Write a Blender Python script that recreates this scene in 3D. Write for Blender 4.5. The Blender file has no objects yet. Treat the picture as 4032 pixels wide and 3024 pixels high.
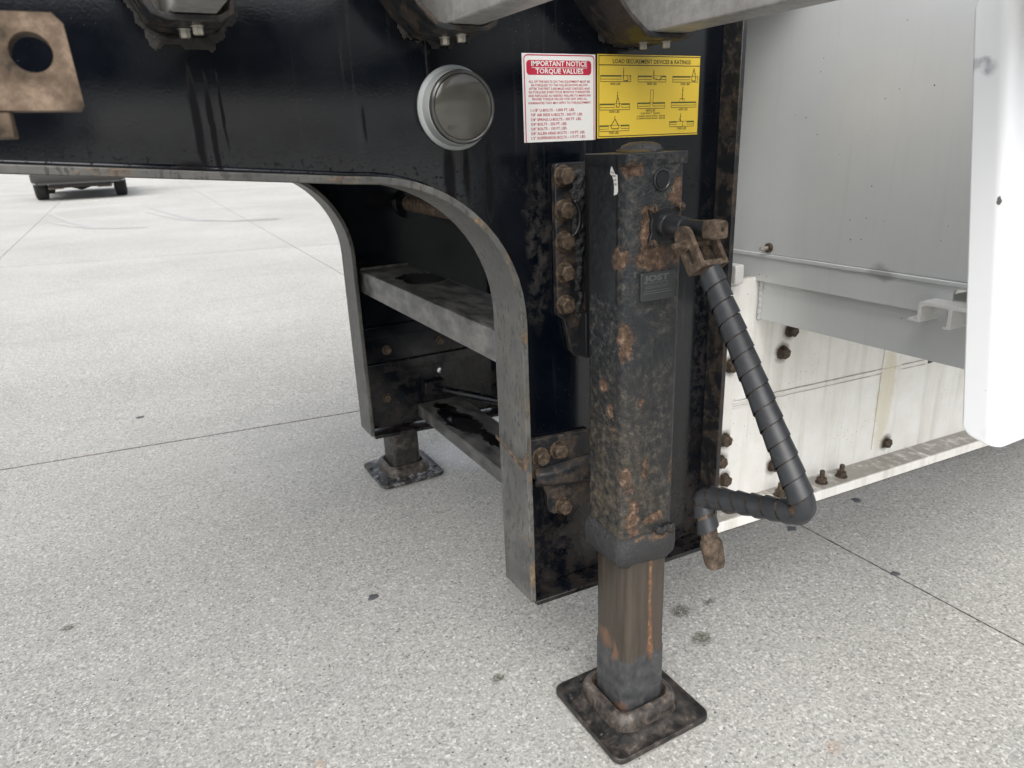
import bpy, bmesh, math, random
from mathutils import Vector, Matrix, noise as mnoise

random.seed(7)
sc = bpy.context.scene
COL = sc.collection
RAD = math.radians

# ------------------------------------------------------------------ camera
cam = bpy.data.cameras.new('camera')
camo = bpy.data.objects.new('camera', cam)
COL.objects.link(camo)
Rm = Matrix(((0.87527973, 0.18836914, -0.44542391),
             (-0.48210512, 0.26708603, -0.83440979),
             (-0.03821055, 0.94508313, 0.32458872)))
camo.matrix_world = Matrix.Translation((0, 0, 1.1)) @ Rm.to_4x4()
cam.sensor_width = 36.0
cam.lens = 25.0
cam.clip_start = 0.02
cam.clip_end = 2000
cam.dof.use_dof = True
cam.dof.focus_distance = 1.2
cam.dof.aperture_fstop = 9.0
sc.camera = camo

# ------------------------------------------------------------------ world, sun, exposure
SUN_EL, SUN_AZ = 48.0, 212.0          # azimuth measured from +Y clockwise
w = bpy.data.worlds.new('World')
sc.world = w
w.use_nodes = True
wn = w.node_tree
wn.nodes.clear()
wo = wn.nodes.new('ShaderNodeOutputWorld')
bg = wn.nodes.new('ShaderNodeBackground')
sky = wn.nodes.new('ShaderNodeTexSky')
sky.sky_type = 'NISHITA'
sky.sun_disc = False
sky.sun_elevation = RAD(SUN_EL)
sky.sun_rotation = RAD(SUN_AZ)
sky.air_density = 1.0
sky.dust_density = 4.0
sky.ozone_density = 1.0
hsv = wn.nodes.new('ShaderNodeHueSaturation')
hsv.inputs['Saturation'].default_value = 0.32
wn.links.new(sky.outputs[0], hsv.inputs['Color'])
wn.links.new(hsv.outputs[0], bg.inputs[0])
bg.inputs[1].default_value = 0.15
wn.links.new(bg.outputs[0], wo.inputs[0])

sun = bpy.data.lights.new('sun', 'SUN')
sun.energy = 1.25
sun.angle = RAD(70)
sun.color = (1.0, 0.985, 0.965)
suno = bpy.data.objects.new('sun', sun)
COL.objects.link(suno)
az = RAD(SUN_AZ)
sd = Vector((math.sin(az) * math.cos(RAD(SUN_EL)), math.cos(az) * math.cos(RAD(SUN_EL)), math.sin(RAD(SUN_EL))))
suno.rotation_euler = (-sd).to_track_quat('-Z', 'Y').to_euler()

sc.view_settings.view_transform = 'Standard'
sc.view_settings.look = 'None'
sc.view_settings.gamma = 1.0
sc.view_settings.exposure = 0.78
sc.render.engine = 'CYCLES'

# ------------------------------------------------------------------ node helper
class NB:
    def __init__(s, name):
        s.m = bpy.data.materials.new(name)
        s.m.use_nodes = True
        s.t = s.m.node_tree
        s.t.nodes.clear()
        s.o = s.t.nodes.new('ShaderNodeOutputMaterial')
        s.P = s.add('ShaderNodeNewGeometry').outputs['Position']
    def add(s, ty, **kw):
        n = s.t.nodes.new(ty)
        for k, v in kw.items():
            setattr(n, k, v)
        return n
    def put(s, sock, v):
        if isinstance(v, bpy.types.NodeSocket):
            s.t.links.new(v, sock)
        elif v is not None:
            if isinstance(v, (tuple, list)) and sock.type == 'RGBA' and len(v) == 3:
                v = (*v, 1.0)
            if sock.type == 'RGBA' and isinstance(v, (int, float)):
                v = (v, v, v, 1.0)
            sock.default_value = v
    def scale(s, vec, sc3):
        n = s.add('ShaderNodeVectorMath', operation='MULTIPLY')
        s.put(n.inputs[0], vec); n.inputs[1].default_value = sc3
        return n.outputs[0]
    def noise(s, scale, detail=4.0, rough=0.55, vec=None, dist=0.0, col=False):
        n = s.add('ShaderNodeTexNoise')
        s.put(n.inputs['Vector'], vec if vec is not None else s.P)
        n.inputs['Scale'].default_value = scale
        n.inputs['Detail'].default_value = detail
        n.inputs['Roughness'].default_value = rough
        n.inputs['Distortion'].default_value = dist
        return n.outputs['Color'] if col else n.outputs['Fac']
    def vor(s, scale, vec=None, out='Distance', rnd=1.0):
        n = s.add('ShaderNodeTexVoronoi')
        s.put(n.inputs['Vector'], vec if vec is not None else s.P)
        n.inputs['Scale'].default_value = scale
        n.inputs['Randomness'].default_value = rnd
        return n.outputs[out]
    def mr(s, v, a, b, c=0.0, d=1.0, smooth=False):
        n = s.add('ShaderNodeMapRange')
        if smooth: n.interpolation_type = 'SMOOTHSTEP'
        s.put(n.inputs[0], v)
        for i, q in enumerate((a, b, c, d)):
            s.put(n.inputs[i + 1], q)
        return n.outputs[0]
    def mth(s, op, a, b=None, clamp=False):
        n = s.add('ShaderNodeMath', operation=op)
        n.use_clamp = clamp
        s.put(n.inputs[0], a)
        if b is not None: s.put(n.inputs[1], b)
        return n.outputs[0]
    def mix(s, f, a, b, mode='MIX'):
        n = s.add('ShaderNodeMix', data_type='RGBA', blend_type=mode)
        s.put(n.inputs[0], f); s.put(n.inputs[6], a); s.put(n.inputs[7], b)
        return n.outputs[2]
    def ramp(s, f, stops):
        n = s.add('ShaderNodeValToRGB')
        s.put(n.inputs[0], f)
        e = n.color_ramp.elements
        while len(e) < len(stops): e.new(0.5)
        for i, (p, c) in enumerate(stops):
            e[i].position = p
            e[i].color = (*c, 1.0) if len(c) == 3 else c
        return n.outputs[0]
    def xyz(s, i, vec=None):
        n = s.add('ShaderNodeSeparateXYZ')
        s.put(n.inputs[0], vec if vec is not None else s.P)
        return n.outputs[i]
    def warp(s, amp, scale, detail=3.0):
        c = s.noise(scale, detail, 0.6, col=True)
        n = s.add('ShaderNodeVectorMath', operation='SUBTRACT')
        s.put(n.inputs[0], c); n.inputs[1].default_value = (0.5, 0.5, 0.5)
        q = s.scale(n.outputs[0], (amp, amp, amp))
        a = s.add('ShaderNodeVectorMath', operation='ADD')
        s.put(a.inputs[0], s.P); s.put(a.inputs[1], q)
        return a.outputs[0]
    def blob(s, c, r, vec, lo=0.75, hi=1.05):
        if not isinstance(r, (tuple, list)): r = (r, r, r)
        a = s.add('ShaderNodeVectorMath', operation='SUBTRACT')
        s.put(a.inputs[0], vec); a.inputs[1].default_value = c
        b = s.scale(a.outputs[0], (1 / r[0], 1 / r[1], 1 / r[2]))
        l = s.add('ShaderNodeVectorMath', operation='LENGTH')
        s.put(l.inputs[0], b)
        return s.mr(l.outputs['Value'], lo, hi, 1.0, 0.0)
    def blobs(s, lst, vec, lo=0.75, hi=1.05):
        m = None
        for c, r in lst:
            k = s.blob(c, r, vec, lo, hi)
            m = k if m is None else s.mth('MAXIMUM', m, k)
        return m
    def bump(s, h, strength=0.3, dist=0.002, nrm=None):
        n = s.add('ShaderNodeBump')
        n.inputs['Strength'].default_value = strength
        n.inputs['Distance'].default_value = dist
        s.put(n.inputs['Height'], h)
        if nrm is not None: s.put(n.inputs['Normal'], nrm)
        return n.outputs[0]
    def out(s, base, rough=0.5, metal=0.0, nrm=None, spec=0.5, **kw):
        b = s.add('ShaderNodeBsdfPrincipled')
        s.put(b.inputs['Base Color'], base)
        s.put(b.inputs['Roughness'], rough)
        s.put(b.inputs['Metallic'], metal)
        s.put(b.inputs['Specular IOR Level'], spec)
        if nrm is not None: s.put(b.inputs['Normal'], nrm)
        for k, v in kw.items():
            s.put(b.inputs[k.replace('_', ' ')], v)
        s.t.links.new(b.outputs[0], s.o.inputs[0])
        return s.m

# ------------------------------------------------------------------ materials
def rust_col(n, sc1=60, dark=(0.045, 0.026, 0.018), mid=(0.15, 0.068, 0.03), hi=(0.34, 0.19, 0.10)):
    f = n.noise(sc1, 8, 0.7)
    return n.ramp(f, [(0.30, dark), (0.50, mid), (0.62, mid), (0.74, hi)])

def mat_concrete():
    n = NB('exposed_concrete')
    big = n.noise(0.55, 3, 0.55)
    med = n.noise(9, 4, 0.6)
    fine = n.noise(150, 4, 0.78)
    grit = n.noise(90, 3, 0.7)
    c = n.ramp(fine, [(0.33, (0.10, 0.098, 0.090)), (0.42, (0.36, 0.355, 0.328)), (0.56, (0.53, 0.52, 0.482)), (0.65, (0.76, 0.75, 0.705))])
    c = n.mix(n.mr(grit, 0.36, 0.64, 0.42, 0.0), c, (0.24, 0.236, 0.22))
    c = n.mix(n.mr(med, 0.35, 0.7, 0.0, 0.28), c, (0.34, 0.335, 0.315))
    c = n.mix(n.mr(big, 0.35, 0.65, 0.0, 0.35), c, (0.60, 0.592, 0.565))
    wa_ = n.warp(0.008, 140, 2)
    agg = n.xyz(0, n.vor(165, vec=wa_, out='Color'))
    c = n.mix(n.mr(agg, 0.0, 0.28, 0.60, 0.0), c, (0.20, 0.196, 0.182))
    c = n.mix(n.mr(agg, 0.86, 1.0, 0.0, 0.50), c, (0.80, 0.79, 0.76))
    vc = n.vor(150, out='Color')
    vd = n.vor(150, out='Distance')
    v1 = n.xyz(0, vc)
    chip = n.mth('MULTIPLY', n.mr(v1, 0.966, 0.970), n.mr(vd, 0.28, 0.40, 1, 0))
    c = n.mix(n.mth('MULTIPLY', chip, 0.85), c, (0.06, 0.058, 0.056))
    chip2 = n.mth('MULTIPLY', n.mr(n.xyz(1, vc), 0.955, 0.96), n.mr(vd, 0.28, 0.45, 1, 0))
    c = n.mix(n.mth('MULTIPLY', chip2, 0.75), c, (0.80, 0.80, 0.78))
    # stains with their own shape: powder by the far foot, grease drips
    wv = n.warp(0.10, 18, 4)
    pow_ = n.blobs([((1.0, 2.25, 0), (0.20, 0.16, 1)), ((1.12, 2.0, 0), (0.14, 0.12, 1)), ((1.25, 2.3, 0), (0.18, 0.2, 1))], wv, 0.4, 1.1)
    c = n.mix(n.mth('MULTIPLY', pow_, n.mr(fine, 0.35, 0.6, 0.25, 0.85)), c, (0.80, 0.80, 0.80))
    wv2 = n.warp(0.035, 60, 4)
    oil = n.blobs([((1.026, 1.10, 0), (0.030, 0.026, 1)), ((1.0, 0.999, 0), (0.030, 0.024, 1)), ((1.108, 1.09, 0), (0.02, 0.012, 1)),
                   ((0.538, 1.129, 0), (0.016, 0.013, 1)), ((-0.291, 1.84, 0), (0.02, 0.014, 1))], wv2, 0.5, 1.15)
    c = n.mix(n.mth('MULTIPLY', oil, n.mr(fine, 0.42, 0.64, 0.95, 0.25)), c, (0.085, 0.080, 0.055))
    rs = n.blobs([((0.993, 0.64, 0), (0.022, 0.016, 1)), ((0.145, 1.104, 0), (0.014, 0.012, 1))], wv2, 0.3, 1.2)
    c = n.mix(n.mth('MULTIPLY', rs, 0.4), c, (0.38, 0.25, 0.16))
    streak = n.noise(1.0, 4, 0.6, vec=n.scale(n.P, (0.5, 3.0, 1)))
    c = n.mix(n.mr(streak, 0.54, 0.72, 0.0, 0.22), c, (0.30, 0.30, 0.29))
    h = n.mth('ADD', n.mth('MULTIPLY', fine, 0.9), n.mth('MULTIPLY', agg, 0.35))
    nr = n.bump(h, 0.8, 0.006)
    return n.out(c, 0.88, 0.0, nr, 0.3)

def mat_joint():
    n = NB('joint_dirt')
    return n.out(n.ramp(n.noise(80, 4), [(0.38, (0.05, 0.047, 0.042)), (0.62, (0.20, 0.19, 0.17))]), 0.95)

def mat_black_paint():
    n = NB('black_gloss_paint')
    z = n.xyz(2)
    f = n.noise(14, 5, 0.6)
    c = n.mix(n.mr(f, 0.4, 0.75), (0.0012, 0.0024, 0.0048), (0.0030, 0.0048, 0.0078))
    # brown grime along the bottom edges and run streaks
    st = n.noise(1.0, 5, 0.65, vec=n.scale(n.P, (60, 60, 2.2)))
    run = n.mth('MULTIPLY', n.mr(st, 0.58, 0.70), n.mr(n.noise(2.3, 2), 0.42, 0.6))
    c = n.mix(n.mth('MULTIPLY', run, 0.55), c, (0.030, 0.026, 0.026))
    low = n.mth('MULTIPLY', n.mr(z, 0.60, 0.26), n.mr(n.noise(22, 6, 0.7), 0.42, 0.66))
    c = n.mix(n.mth('MULTIPLY', low, 0.75), c, (0.030, 0.023, 0.018))
    wst = n.warp(0.010, 22, 4)
    drip = n.blobs([((0.118, 1.07, 1.135), (0.0065, 0.1, 0.085)), ((0.136, 1.07, 1.125), (0.0050, 0.1, 0.085)), ((0.152, 1.07, 1.15), (0.0025, 0.1, 0.06)), ((0.10, 1.07, 1.075), (0.03, 0.1, 0.018)),
                    ((0.475, 1.07, 1.045), (0.012, 0.1, 0.06)), ((0.505, 1.07, 1.05), (0.007, 0.1, 0.05)), ((0.545, 1.07, 1.03), (0.010, 0.1, 0.07)), ((0.345, 1.07, 1.13), (0.003, 0.1, 0.03)), ((0.62, 1.07, 1.06), (0.004, 0.1, 0.05))], wst, 0.55, 1.1)
    c = n.mix(n.mth('MULTIPLY', drip, 0.9), c, (0.0045, 0.004, 0.005))
    edge_g = n.mth('MULTIPLY', n.mr(n.mth('ADD', z, n.mth('MULTIPLY', n.xyz(0), 0.09)), 1.135, 1.085), n.mr(n.noise(130, 5, 0.7), 0.54, 0.62))
    edge_g = n.mth('MULTIPLY', edge_g, n.mr(z, 0.98, 1.02))
    c = n.mix(n.mth('MULTIPLY', edge_g, 0.8), c, (0.005, 0.005, 0.005))
    drip = n.mth('MAXIMUM', drip, edge_g)
    spk = n.mth('MULTIPLY', n.mr(n.vor(120), 0.10, 0.05, 0, 1), n.mr(n.noise(5, 3), 0.45, 0.62))
    c = n.mix(n.mth('MULTIPLY', spk, 0.6), c, (0.10, 0.10, 0.095))
    wv = n.warp(0.05, 40, 5)
    rb = n.blobs([((0.635, 1.07, 0.93), (0.028, 0.1, 0.14)), ((0.63, 1.07, 0.83), (0.022, 0.1, 0.06)), ((0.70, 1.07, 0.33), (0.07, 0.1, 0.06)),
                  ((1.02, 1.07, 0.75), (0.02, 0.1, 0.3))], wv, 0.5, 1.15)
    rb = n.mth('MULTIPLY', rb, n.mr(n.noise(45, 6, 0.7), 0.42, 0.60))
    c = n.mix(n.mth('MULTIPLY', rb, 0.6), c, (0.022, 0.018, 0.015))
    peel = n.noise(240, 2, 0.5)
    nr = n.bump(n.mth('ADD', peel, n.mth('MULTIPLY', n.noise(20, 2), 0.6)), 0.05, 0.0012)
    rr = n.mix(n.mth('MAXIMUM', low, rb), n.mr(f, 0.3, 0.8, 0.11, 0.20), 0.6)
    rr = n.mth('MAXIMUM', rr, n.mr(run, 0, 1, 0.05, 0.30))
    rr = n.mth('MAXIMUM', rr, n.mth('MULTIPLY', drip, 0.6))
    return n.out(c, rr, 0.0, nr, n.mr(drip, 0.0, 1.0, 0.55, 0.12))

def mat_worn_flange():
    n = NB('worn_flange_paint')
    f = n.noise(12, 6, 0.6)
    g = n.noise(1.0, 6, 0.7, vec=n.scale(n.P, (150, 150, 55)))
    c = n.ramp(f, [(0.34, (0.060, 0.061, 0.060)), (0.50, (0.088, 0.088, 0.084)), (0.66, (0.125, 0.122, 0.112))])
    c = n.mix(n.mr(g, 0.53, 0.60, 0, 0.8), c, (0.030, 0.030, 0.028))
    c = n.mix(n.mth('MULTIPLY', n.mr(n.noise(18, 6, 0.7), 0.56, 0.66), 0.55), c, (0.085, 0.072, 0.05))
    y = n.xyz(1)
    edge = n.mth('MAXIMUM', n.mth('MULTIPLY', n.mr(y, 1.030, 1.022), n.mr(n.noise(14, 5), 0.56, 0.66)),
                 n.mth('MULTIPLY', n.mr(y, 1.055, 1.024), n.mr(n.noise(15, 6, 0.7), 0.60, 0.64)))
    spots = n.mr(n.noise(30, 6, 0.7), 0.68, 0.70)
    rm = n.mth('MAXIMUM', edge, spots)
    rc = n.ramp(n.noise(70, 6, 0.7), [(0.38, (0.05, 0.032, 0.02)), (0.5, (0.13, 0.082, 0.045)), (0.64, (0.24, 0.17, 0.09))])
    c = n.mix(n.mth('MULTIPLY', rm, 0.85), c, rc)
    spk = n.mth('MULTIPLY', n.mr(n.vor(170), 0.12, 0.06), n.mr(n.xyz(2), 0.55, 0.4))
    c = n.mix(n.mth('MULTIPLY', spk, 0.7), c, (0.5, 0.49, 0.45))
    nr = n.bump(n.mth('ADD', f, n.mth('MULTIPLY', rm, 0.5)), 0.5, 0.002)
    return n.out(c, n.mr(f, 0.3, 0.7, 0.42, 0.62), 0.0, nr, 0.5)

def mat_leg():
    n = NB('leg_weathered_paint')
    z = n.xyz(2)
    f = n.noise(24, 7, 0.68)
    f2 = n.noise(85, 6, 0.7)
    c = n.ramp(f2, [(0.35, (0.006, 0.008, 0.010)), (0.47, (0.017, 0.019, 0.021)), (0.57, (0.044, 0.043, 0.040)), (0.68, (0.11, 0.105, 0.09))])
    c = n.mix(n.mr(f, 0.44, 0.60, 0, 0.75), c, (0.010, 0.013, 0.017))
    # smooth dark label skin high on the left face
    skin = n.mth('MULTIPLY', n.mr(n.xyz(1), 0.888, 0.894), n.mr(z, 0.84, 0.86))
    c = n.mix(n.mth('MULTIPLY', skin, 0.85), c, (0.012, 0.014, 0.016))
    # khaki dust towards the foot of the tube
    d = n.mth('MULTIPLY', n.mr(z, 0.76, 0.50), n.mr(n.noise(36, 8, 0.75), 0.38, 0.56))
    d = n.mth('MULTIPLY', d, n.mr(n.xyz(0), 0.80, 0.68))
    c = n.mix(n.mth('MULTIPLY', d, 0.85), c, n.ramp(f2, [(0.36, (0.030, 0.025, 0.019)), (0.50, (0.070, 0.056, 0.038)), (0.64, (0.125, 0.098, 0.064))]))
    wv = n.warp(0.040, 75, 7)
    L = [((0.673, 0.866, 1.050), (0.022, 0.02, 0.011)), ((0.762, 0.865, 1.012), (0.014, 0.02, 0.024)), ((0.770, 0.865, 0.985), (0.008, 0.02, 0.02)),
         ((0.702, 0.865, 0.955), (0.011, 0.02, 0.026)), ((0.720, 0.865, 0.918), (0.036, 0.02, 0.018)), ((0.704, 0.865, 0.985), (0.008, 0.02, 0.012)), ((0.773, 0.868, 0.945), (0.009, 0.02, 0.04)), ((0.765, 0.865, 0.925), (0.010, 0.02, 0.02)),
         ((0.668, 0.885, 0.922), (0.02, 0.015, 0.018)), ((0.668, 0.873, 0.797), (0.02, 0.016, 0.020)), ((0.670, 0.868, 0.772), (0.013, 0.014, 0.016)),
         ((0.668, 0.923, 0.702), (0.02, 0.010, 0.010)), ((0.701, 0.865, 0.683), (0.007, 0.02, 0.012)), ((0.668, 0.903, 0.662), (0.02, 0.012, 0.018)),
         ((0.668, 0.896, 0.630), (0.02, 0.011, 0.010)), ((0.676, 0.867, 0.545), (0.012, 0.02, 0.035)), ((0.713, 0.865, 0.560), (0.008, 0.02, 0.032)),
         ((0.735, 0.865, 0.460), (0.030, 0.02, 0.014)), ((0.689, 0.865, 0.470), (0.016, 0.02, 0.050)), ((0.771, 0.865, 0.545), (0.006, 0.02, 0.03))]
    L = [(c_, tuple(q * (1.28 if c_[2] > 0.7 else 0.95) for q in r_)) for c_, r_ in L]
    rm = n.blobs(L, wv, 0.72, 0.95)
    rm = n.mth('MULTIPLY', rm, n.mr(n.noise(20, 3), 0.30, 0.42, 0.35, 1.0))
    rc = n.ramp(n.noise(95, 5, 0.65), [(0.36, (0.035, 0.023, 0.017)), (0.47, (0.085, 0.050, 0.032)), (0.57, (0.12, 0.075, 0.048)), (0.70, (0.27, 0.19, 0.13))])
    c = n.mix(rm, c, rc)
    h = n.mth('ADD', n.mth('MULTIPLY', f2, 1.0), n.mth('MULTIPLY', f, 0.6))
    h = n.mth('ADD', h, n.mth('MULTIPLY', n.noise(260, 4, 0.7), 0.5))
    h = n.mth('SUBTRACT', h, n.mth('MULTIPLY', rm, 0.5))
    h = n.mth('MULTIPLY', h, n.mr(skin, 0, 1, 1, 0.15))
    nr = n.bump(h, 0.85, 0.004)
    rr = n.mr(f2, 0.3, 0.7, 0.32, 0.62)
    rr = n.mth('MAXIMUM', rr, n.mth('MULTIPLY', n.mth('MAXIMUM', rm, d), 0.85))
    return n.out(c, rr, 0.0, nr, 0.45)

def mat_inner():
    n = NB('inner_tube_steel')
    z = n.xyz(2)
    s1 = n.noise(1.0, 6, 0.6, vec=n.scale(n.P, (90, 90, 6)))
    c = n.ramp(s1, [(0.34, (0.034, 0.027, 0.020)), (0.5, (0.048, 0.038, 0.029)), (0.66, (0.062, 0.049, 0.037))])
    # dark bare band down by the shoe
    wv = n.warp(0.04, 30, 5)
    zz = n.xyz(2, wv)
    low = n.mr(zz, 0.165, 0.155)
    c = n.mix(low, c, n.ramp(n.noise(50, 6), [(0.3, (0.022, 0.024, 0.026)), (0.6, (0.055, 0.056, 0.058)), (0.8, (0.10, 0.085, 0.07))]))
    w2 = n.warp(0.012, 40, 5)
    R = n.blobs([((0.738, 0.872, 0.33), (0.005, 0.02, 0.07)), ((0.739, 0.872, 0.25), (0.0045, 0.02, 0.06)), ((0.742, 0.872, 0.175), (0.008, 0.02, 0.03)),
                 ((0.741, 0.872, 0.21), (0.005, 0.02, 0.04))], w2, 0.2, 1.2)
    R2 = n.blobs([((0.68, 0.935, 0.182), (0.02, 0.022, 0.026)), ((0.68, 0.906, 0.165), (0.02, 0.008, 0.03)), ((0.684, 0.882, 0.05), (0.01, 0.02, 0.014))], wv, 0.3, 1.1)
    rc = n.ramp(n.noise(120, 5, 0.6), [(0.38, (0.12, 0.052, 0.026)), (0.54, (0.20, 0.092, 0.042)), (0.66, (0.40, 0.24, 0.10))])
    c = n.mix(n.mth('MULTIPLY', R, 0.9), c, rc)
    c = n.mix(n.mth('MULTIPLY', R2, 0.7), c, (0.17, 0.088, 0.052))
    nr = n.bump(n.mth('ADD', s1, n.noise(140, 5)), 0.35, 0.002)
    return n.out(c, n.mr(s1, 0.3, 0.7, 0.38, 0.55), 0.0, nr, 0.5)

def mat_pad():
    n = NB('greasy_pad_steel')
    f = n.noise(34, 7, 0.68)
    c = n.ramp(f, [(0.36, (0.006, 0.006, 0.006)), (0.50, (0.020, 0.018, 0.016)), (0.60, (0.052, 0.042, 0.035)), (0.70, (0.14, 0.12, 0.105))])
    nr = n.bump(f, 0.8, 0.004)
    return n.out(c, n.mr(f, 0.35, 0.65, 0.28, 0.62), 0.0, nr, 0.5)

def mat_pad_powder():
    n = NB('powdered_pad_steel')
    f = n.noise(30, 6, 0.7)
    c = n.ramp(f, [(0.47, (0.012, 0.012, 0.012)), (0.54, (0.06, 0.06, 0.06)), (0.66, (0.36, 0.37, 0.39))])
    return n.out(c, 0.5, 0.0, n.bump(f, 0.5, 0.003))

def mat_rust(name='rusted_steel', k=1.0, sc1=70):
    n = NB(name)
    f = n.noise(sc1, 6, 0.72)
    c = n.ramp(f, [(0.36, (0.030 * k, 0.023 * k, 0.017 * k)), (0.46, (0.070 * k, 0.051 * k, 0.036 * k)), (0.56, (0.112 * k, 0.081 * k, 0.058 * k)), (0.68, (0.20 * k, 0.15 * k, 0.11 * k))])
    return n.out(c, 0.8, 0.0, n.bump(n.noise(220, 5, 0.7), 0.5, 0.0015), 0.3)

def mat_blotch_rust():
    n = NB('painted_rust')
    f = n.noise(30, 7, 0.7)
    rc = n.ramp(n.noise(130, 6, 0.7), [(0.3, (0.016, 0.013, 0.011)), (0.55, (0.050, 0.036, 0.026)), (0.72, (0.12, 0.083, 0.056))])
    c = n.mix(n.mr(f, 0.47, 0.58), (0.014, 0.015, 0.017), rc)
    return n.out(c, n.mr(f, 0.45, 0.55, 0.35, 0.8), 0.0, n.bump(f, 0.6, 0.002))

def mat_grease():
    n = NB('black_grease')
    f = n.noise(180, 6, 0.7)
    c = n.ramp(f, [(0.3, (0.006, 0.006, 0.007)), (0.6, (0.018, 0.018, 0.020)), (0.85, (0.06, 0.052, 0.042))])
    return n.out(c, n.mr(f, 0.3, 0.7, 0.22, 0.5), 0.0, n.bump(f, 0.9, 0.004), 0.6)

def mat_sealant():
    n = NB('crusty_sealant')
    f = n.noise(140, 7, 0.7)
    c = n.ramp(f, [(0.3, (0.008, 0.008, 0.009)), (0.55, (0.020, 0.018, 0.017)), (0.72, (0.06, 0.044, 0.032))])
    return n.out(c, 0.55, 0.0, n.bump(f, 0.9, 0.004))

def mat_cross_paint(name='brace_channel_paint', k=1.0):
    # black channel with worn grey edges and an oil spill
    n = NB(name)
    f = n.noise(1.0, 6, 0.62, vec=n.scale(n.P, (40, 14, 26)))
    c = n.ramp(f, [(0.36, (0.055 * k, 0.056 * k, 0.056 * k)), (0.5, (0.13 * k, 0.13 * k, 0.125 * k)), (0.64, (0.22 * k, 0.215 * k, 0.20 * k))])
    nz = n.xyz(2, n.add('ShaderNodeNewGeometry').outputs['Normal'])
    wv = n.warp(0.09, 14, 5)
    oil = n.blobs([((0.70, 1.80, 0.757), (0.07, 0.10, 0.05)), ((0.80, 1.86, 0.305), (0.045, 0.17, 0.05)), ((0.82, 1.62, 0.305), (0.03, 0.12, 0.05))], wv, 0.85, 0.98)
    oil = n.mth('MULTIPLY', oil, n.mr(nz, 0.4, 0.7))
    c = n.mix(oil, c, (0.004, 0.004, 0.005))
    return n.out(c, n.mix(oil, n.mr(f, 0.3, 0.7, 0.36, 0.6), 0.06), 0.0, n.bump(f, 0.3, 0.002), 0.55)

def mat_galv():
    n = NB('weathered_aluminium')
    f = n.noise(55, 6, 0.65)
    g = n.noise(6, 3)
    s1 = n.noise(1.0, 5, 0.6, vec=n.scale(n.P, (160, 9, 160)))
    c = n.ramp(f, [(0.36, (0.29, 0.287, 0.275)), (0.5, (0.35, 0.347, 0.335)), (0.64, (0.41, 0.407, 0.395))])
    c = n.mix(n.mr(s1, 0.52, 0.72, 0, 0.25), c, (0.20, 0.185, 0.165))
    c = n.mix(n.mr(g, 0.5, 0.7, 0, 0.4), c, (0.22, 0.20, 0.17))
    return n.out(c, 0.5, 0.35, n.bump(f, 0.25, 0.001))

def mat_box_grey():
    n = NB('grey_aluminium_sheet')
    f = n.noise(5, 4, 0.6)
    c = n.mix(n.mr(f, 0.3, 0.7), (0.55, 0.57, 0.57), (0.59, 0.605, 0.60))
    sp = n.mth('MULTIPLY', n.mr(n.vor(38), 0.060, 0.045), n.mr(n.noise(9, 3), 0.5, 0.58))
    c = n.mix(sp, c, (0.07, 0.065, 0.06))
    sp2 = n.mth('MULTIPLY', n.mr(n.vor(64), 0.055, 0.04), n.mr(n.noise(13, 3), 0.5, 0.6))
    c = n.mix(n.mth('MULTIPLY', sp2, 0.8), c, (0.72, 0.72, 0.7))
    st = n.noise(1.0, 5, 0.6, vec=n.scale(n.P, (70, 70, 4)))
    c = n.mix(n.mr(st, 0.55, 0.75, 0, 0.10), c, (0.30, 0.29, 0.265))
    wv = n.warp(0.03, 30, 4)
    scf = n.blobs([((1.185, 0.80, 0.848), (0.03, 0.035, 0.016))], wv, 0.5, 1.0)
    c = n.mix(n.mth('MULTIPLY', scf, 0.5), c, (0.2, 0.19, 0.18))
    return n.out(c, 0.36, 0.25, n.bump(n.noise(260, 3), 0.06, 0.001))

def mat_white_beam():
    n = NB('dirty_white_paint')
    st = n.noise(1.0, 6, 0.62, vec=n.scale(n.P, (36, 36, 1.6)))
    f = n.noise(16, 6, 0.65)
    c = n.mix(n.mr(f, 0.35, 0.7), (0.84, 0.83, 0.80), (0.76, 0.745, 0.70))
    c = n.mix(n.mr(st, 0.50, 0.74, 0, 0.48), c, (0.46, 0.43, 0.36))
    wv = n.warp(0.05, 34, 5)
    yl = n.blobs([((1.70, 1.085, 0.42), (0.035, 0.2, 0.17))], wv, 0.7, 1.05)
    c = n.mix(n.mth('MULTIPLY', yl, 0.6), c, (0.66, 0.60, 0.44))
    halo = n.blobs([((x, 1.085, z), (0.025, 0.2, 0.025)) for x, z in BEAM_BOLTS], n.warp(0.014, 70, 4), 0.6, 1.15)
    c = n.mix(n.mth('MULTIPLY', halo, 0.85), c, (0.05, 0.038, 0.026))
    sp = n.mth('MULTIPLY', n.mr(n.vor(85), 0.13, 0.07), n.mr(n.noise(7, 3), 0.52, 0.62))
    c = n.mix(n.mth('MULTIPLY', sp, 0.85), c, (0.12, 0.105, 0.085))
    grim = n.mth('MULTIPLY', n.mr(n.xyz(1), 1.018, 1.026), n.mr(n.noise(26, 6, 0.7), 0.30, 0.50))
    nz = n.xyz(2, n.add('ShaderNodeNewGeometry').outputs['Normal'])
    grim = n.mth('MULTIPLY', grim, n.mr(nz, 0.5, 0.8))
    c = n.mix(n.mth('MULTIPLY', grim, 0.8), c, (0.25, 0.225, 0.19))
    return n.out(c, 0.5, 0.0, n.bump(n.noise(90, 4), 0.12, 0.001))

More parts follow.
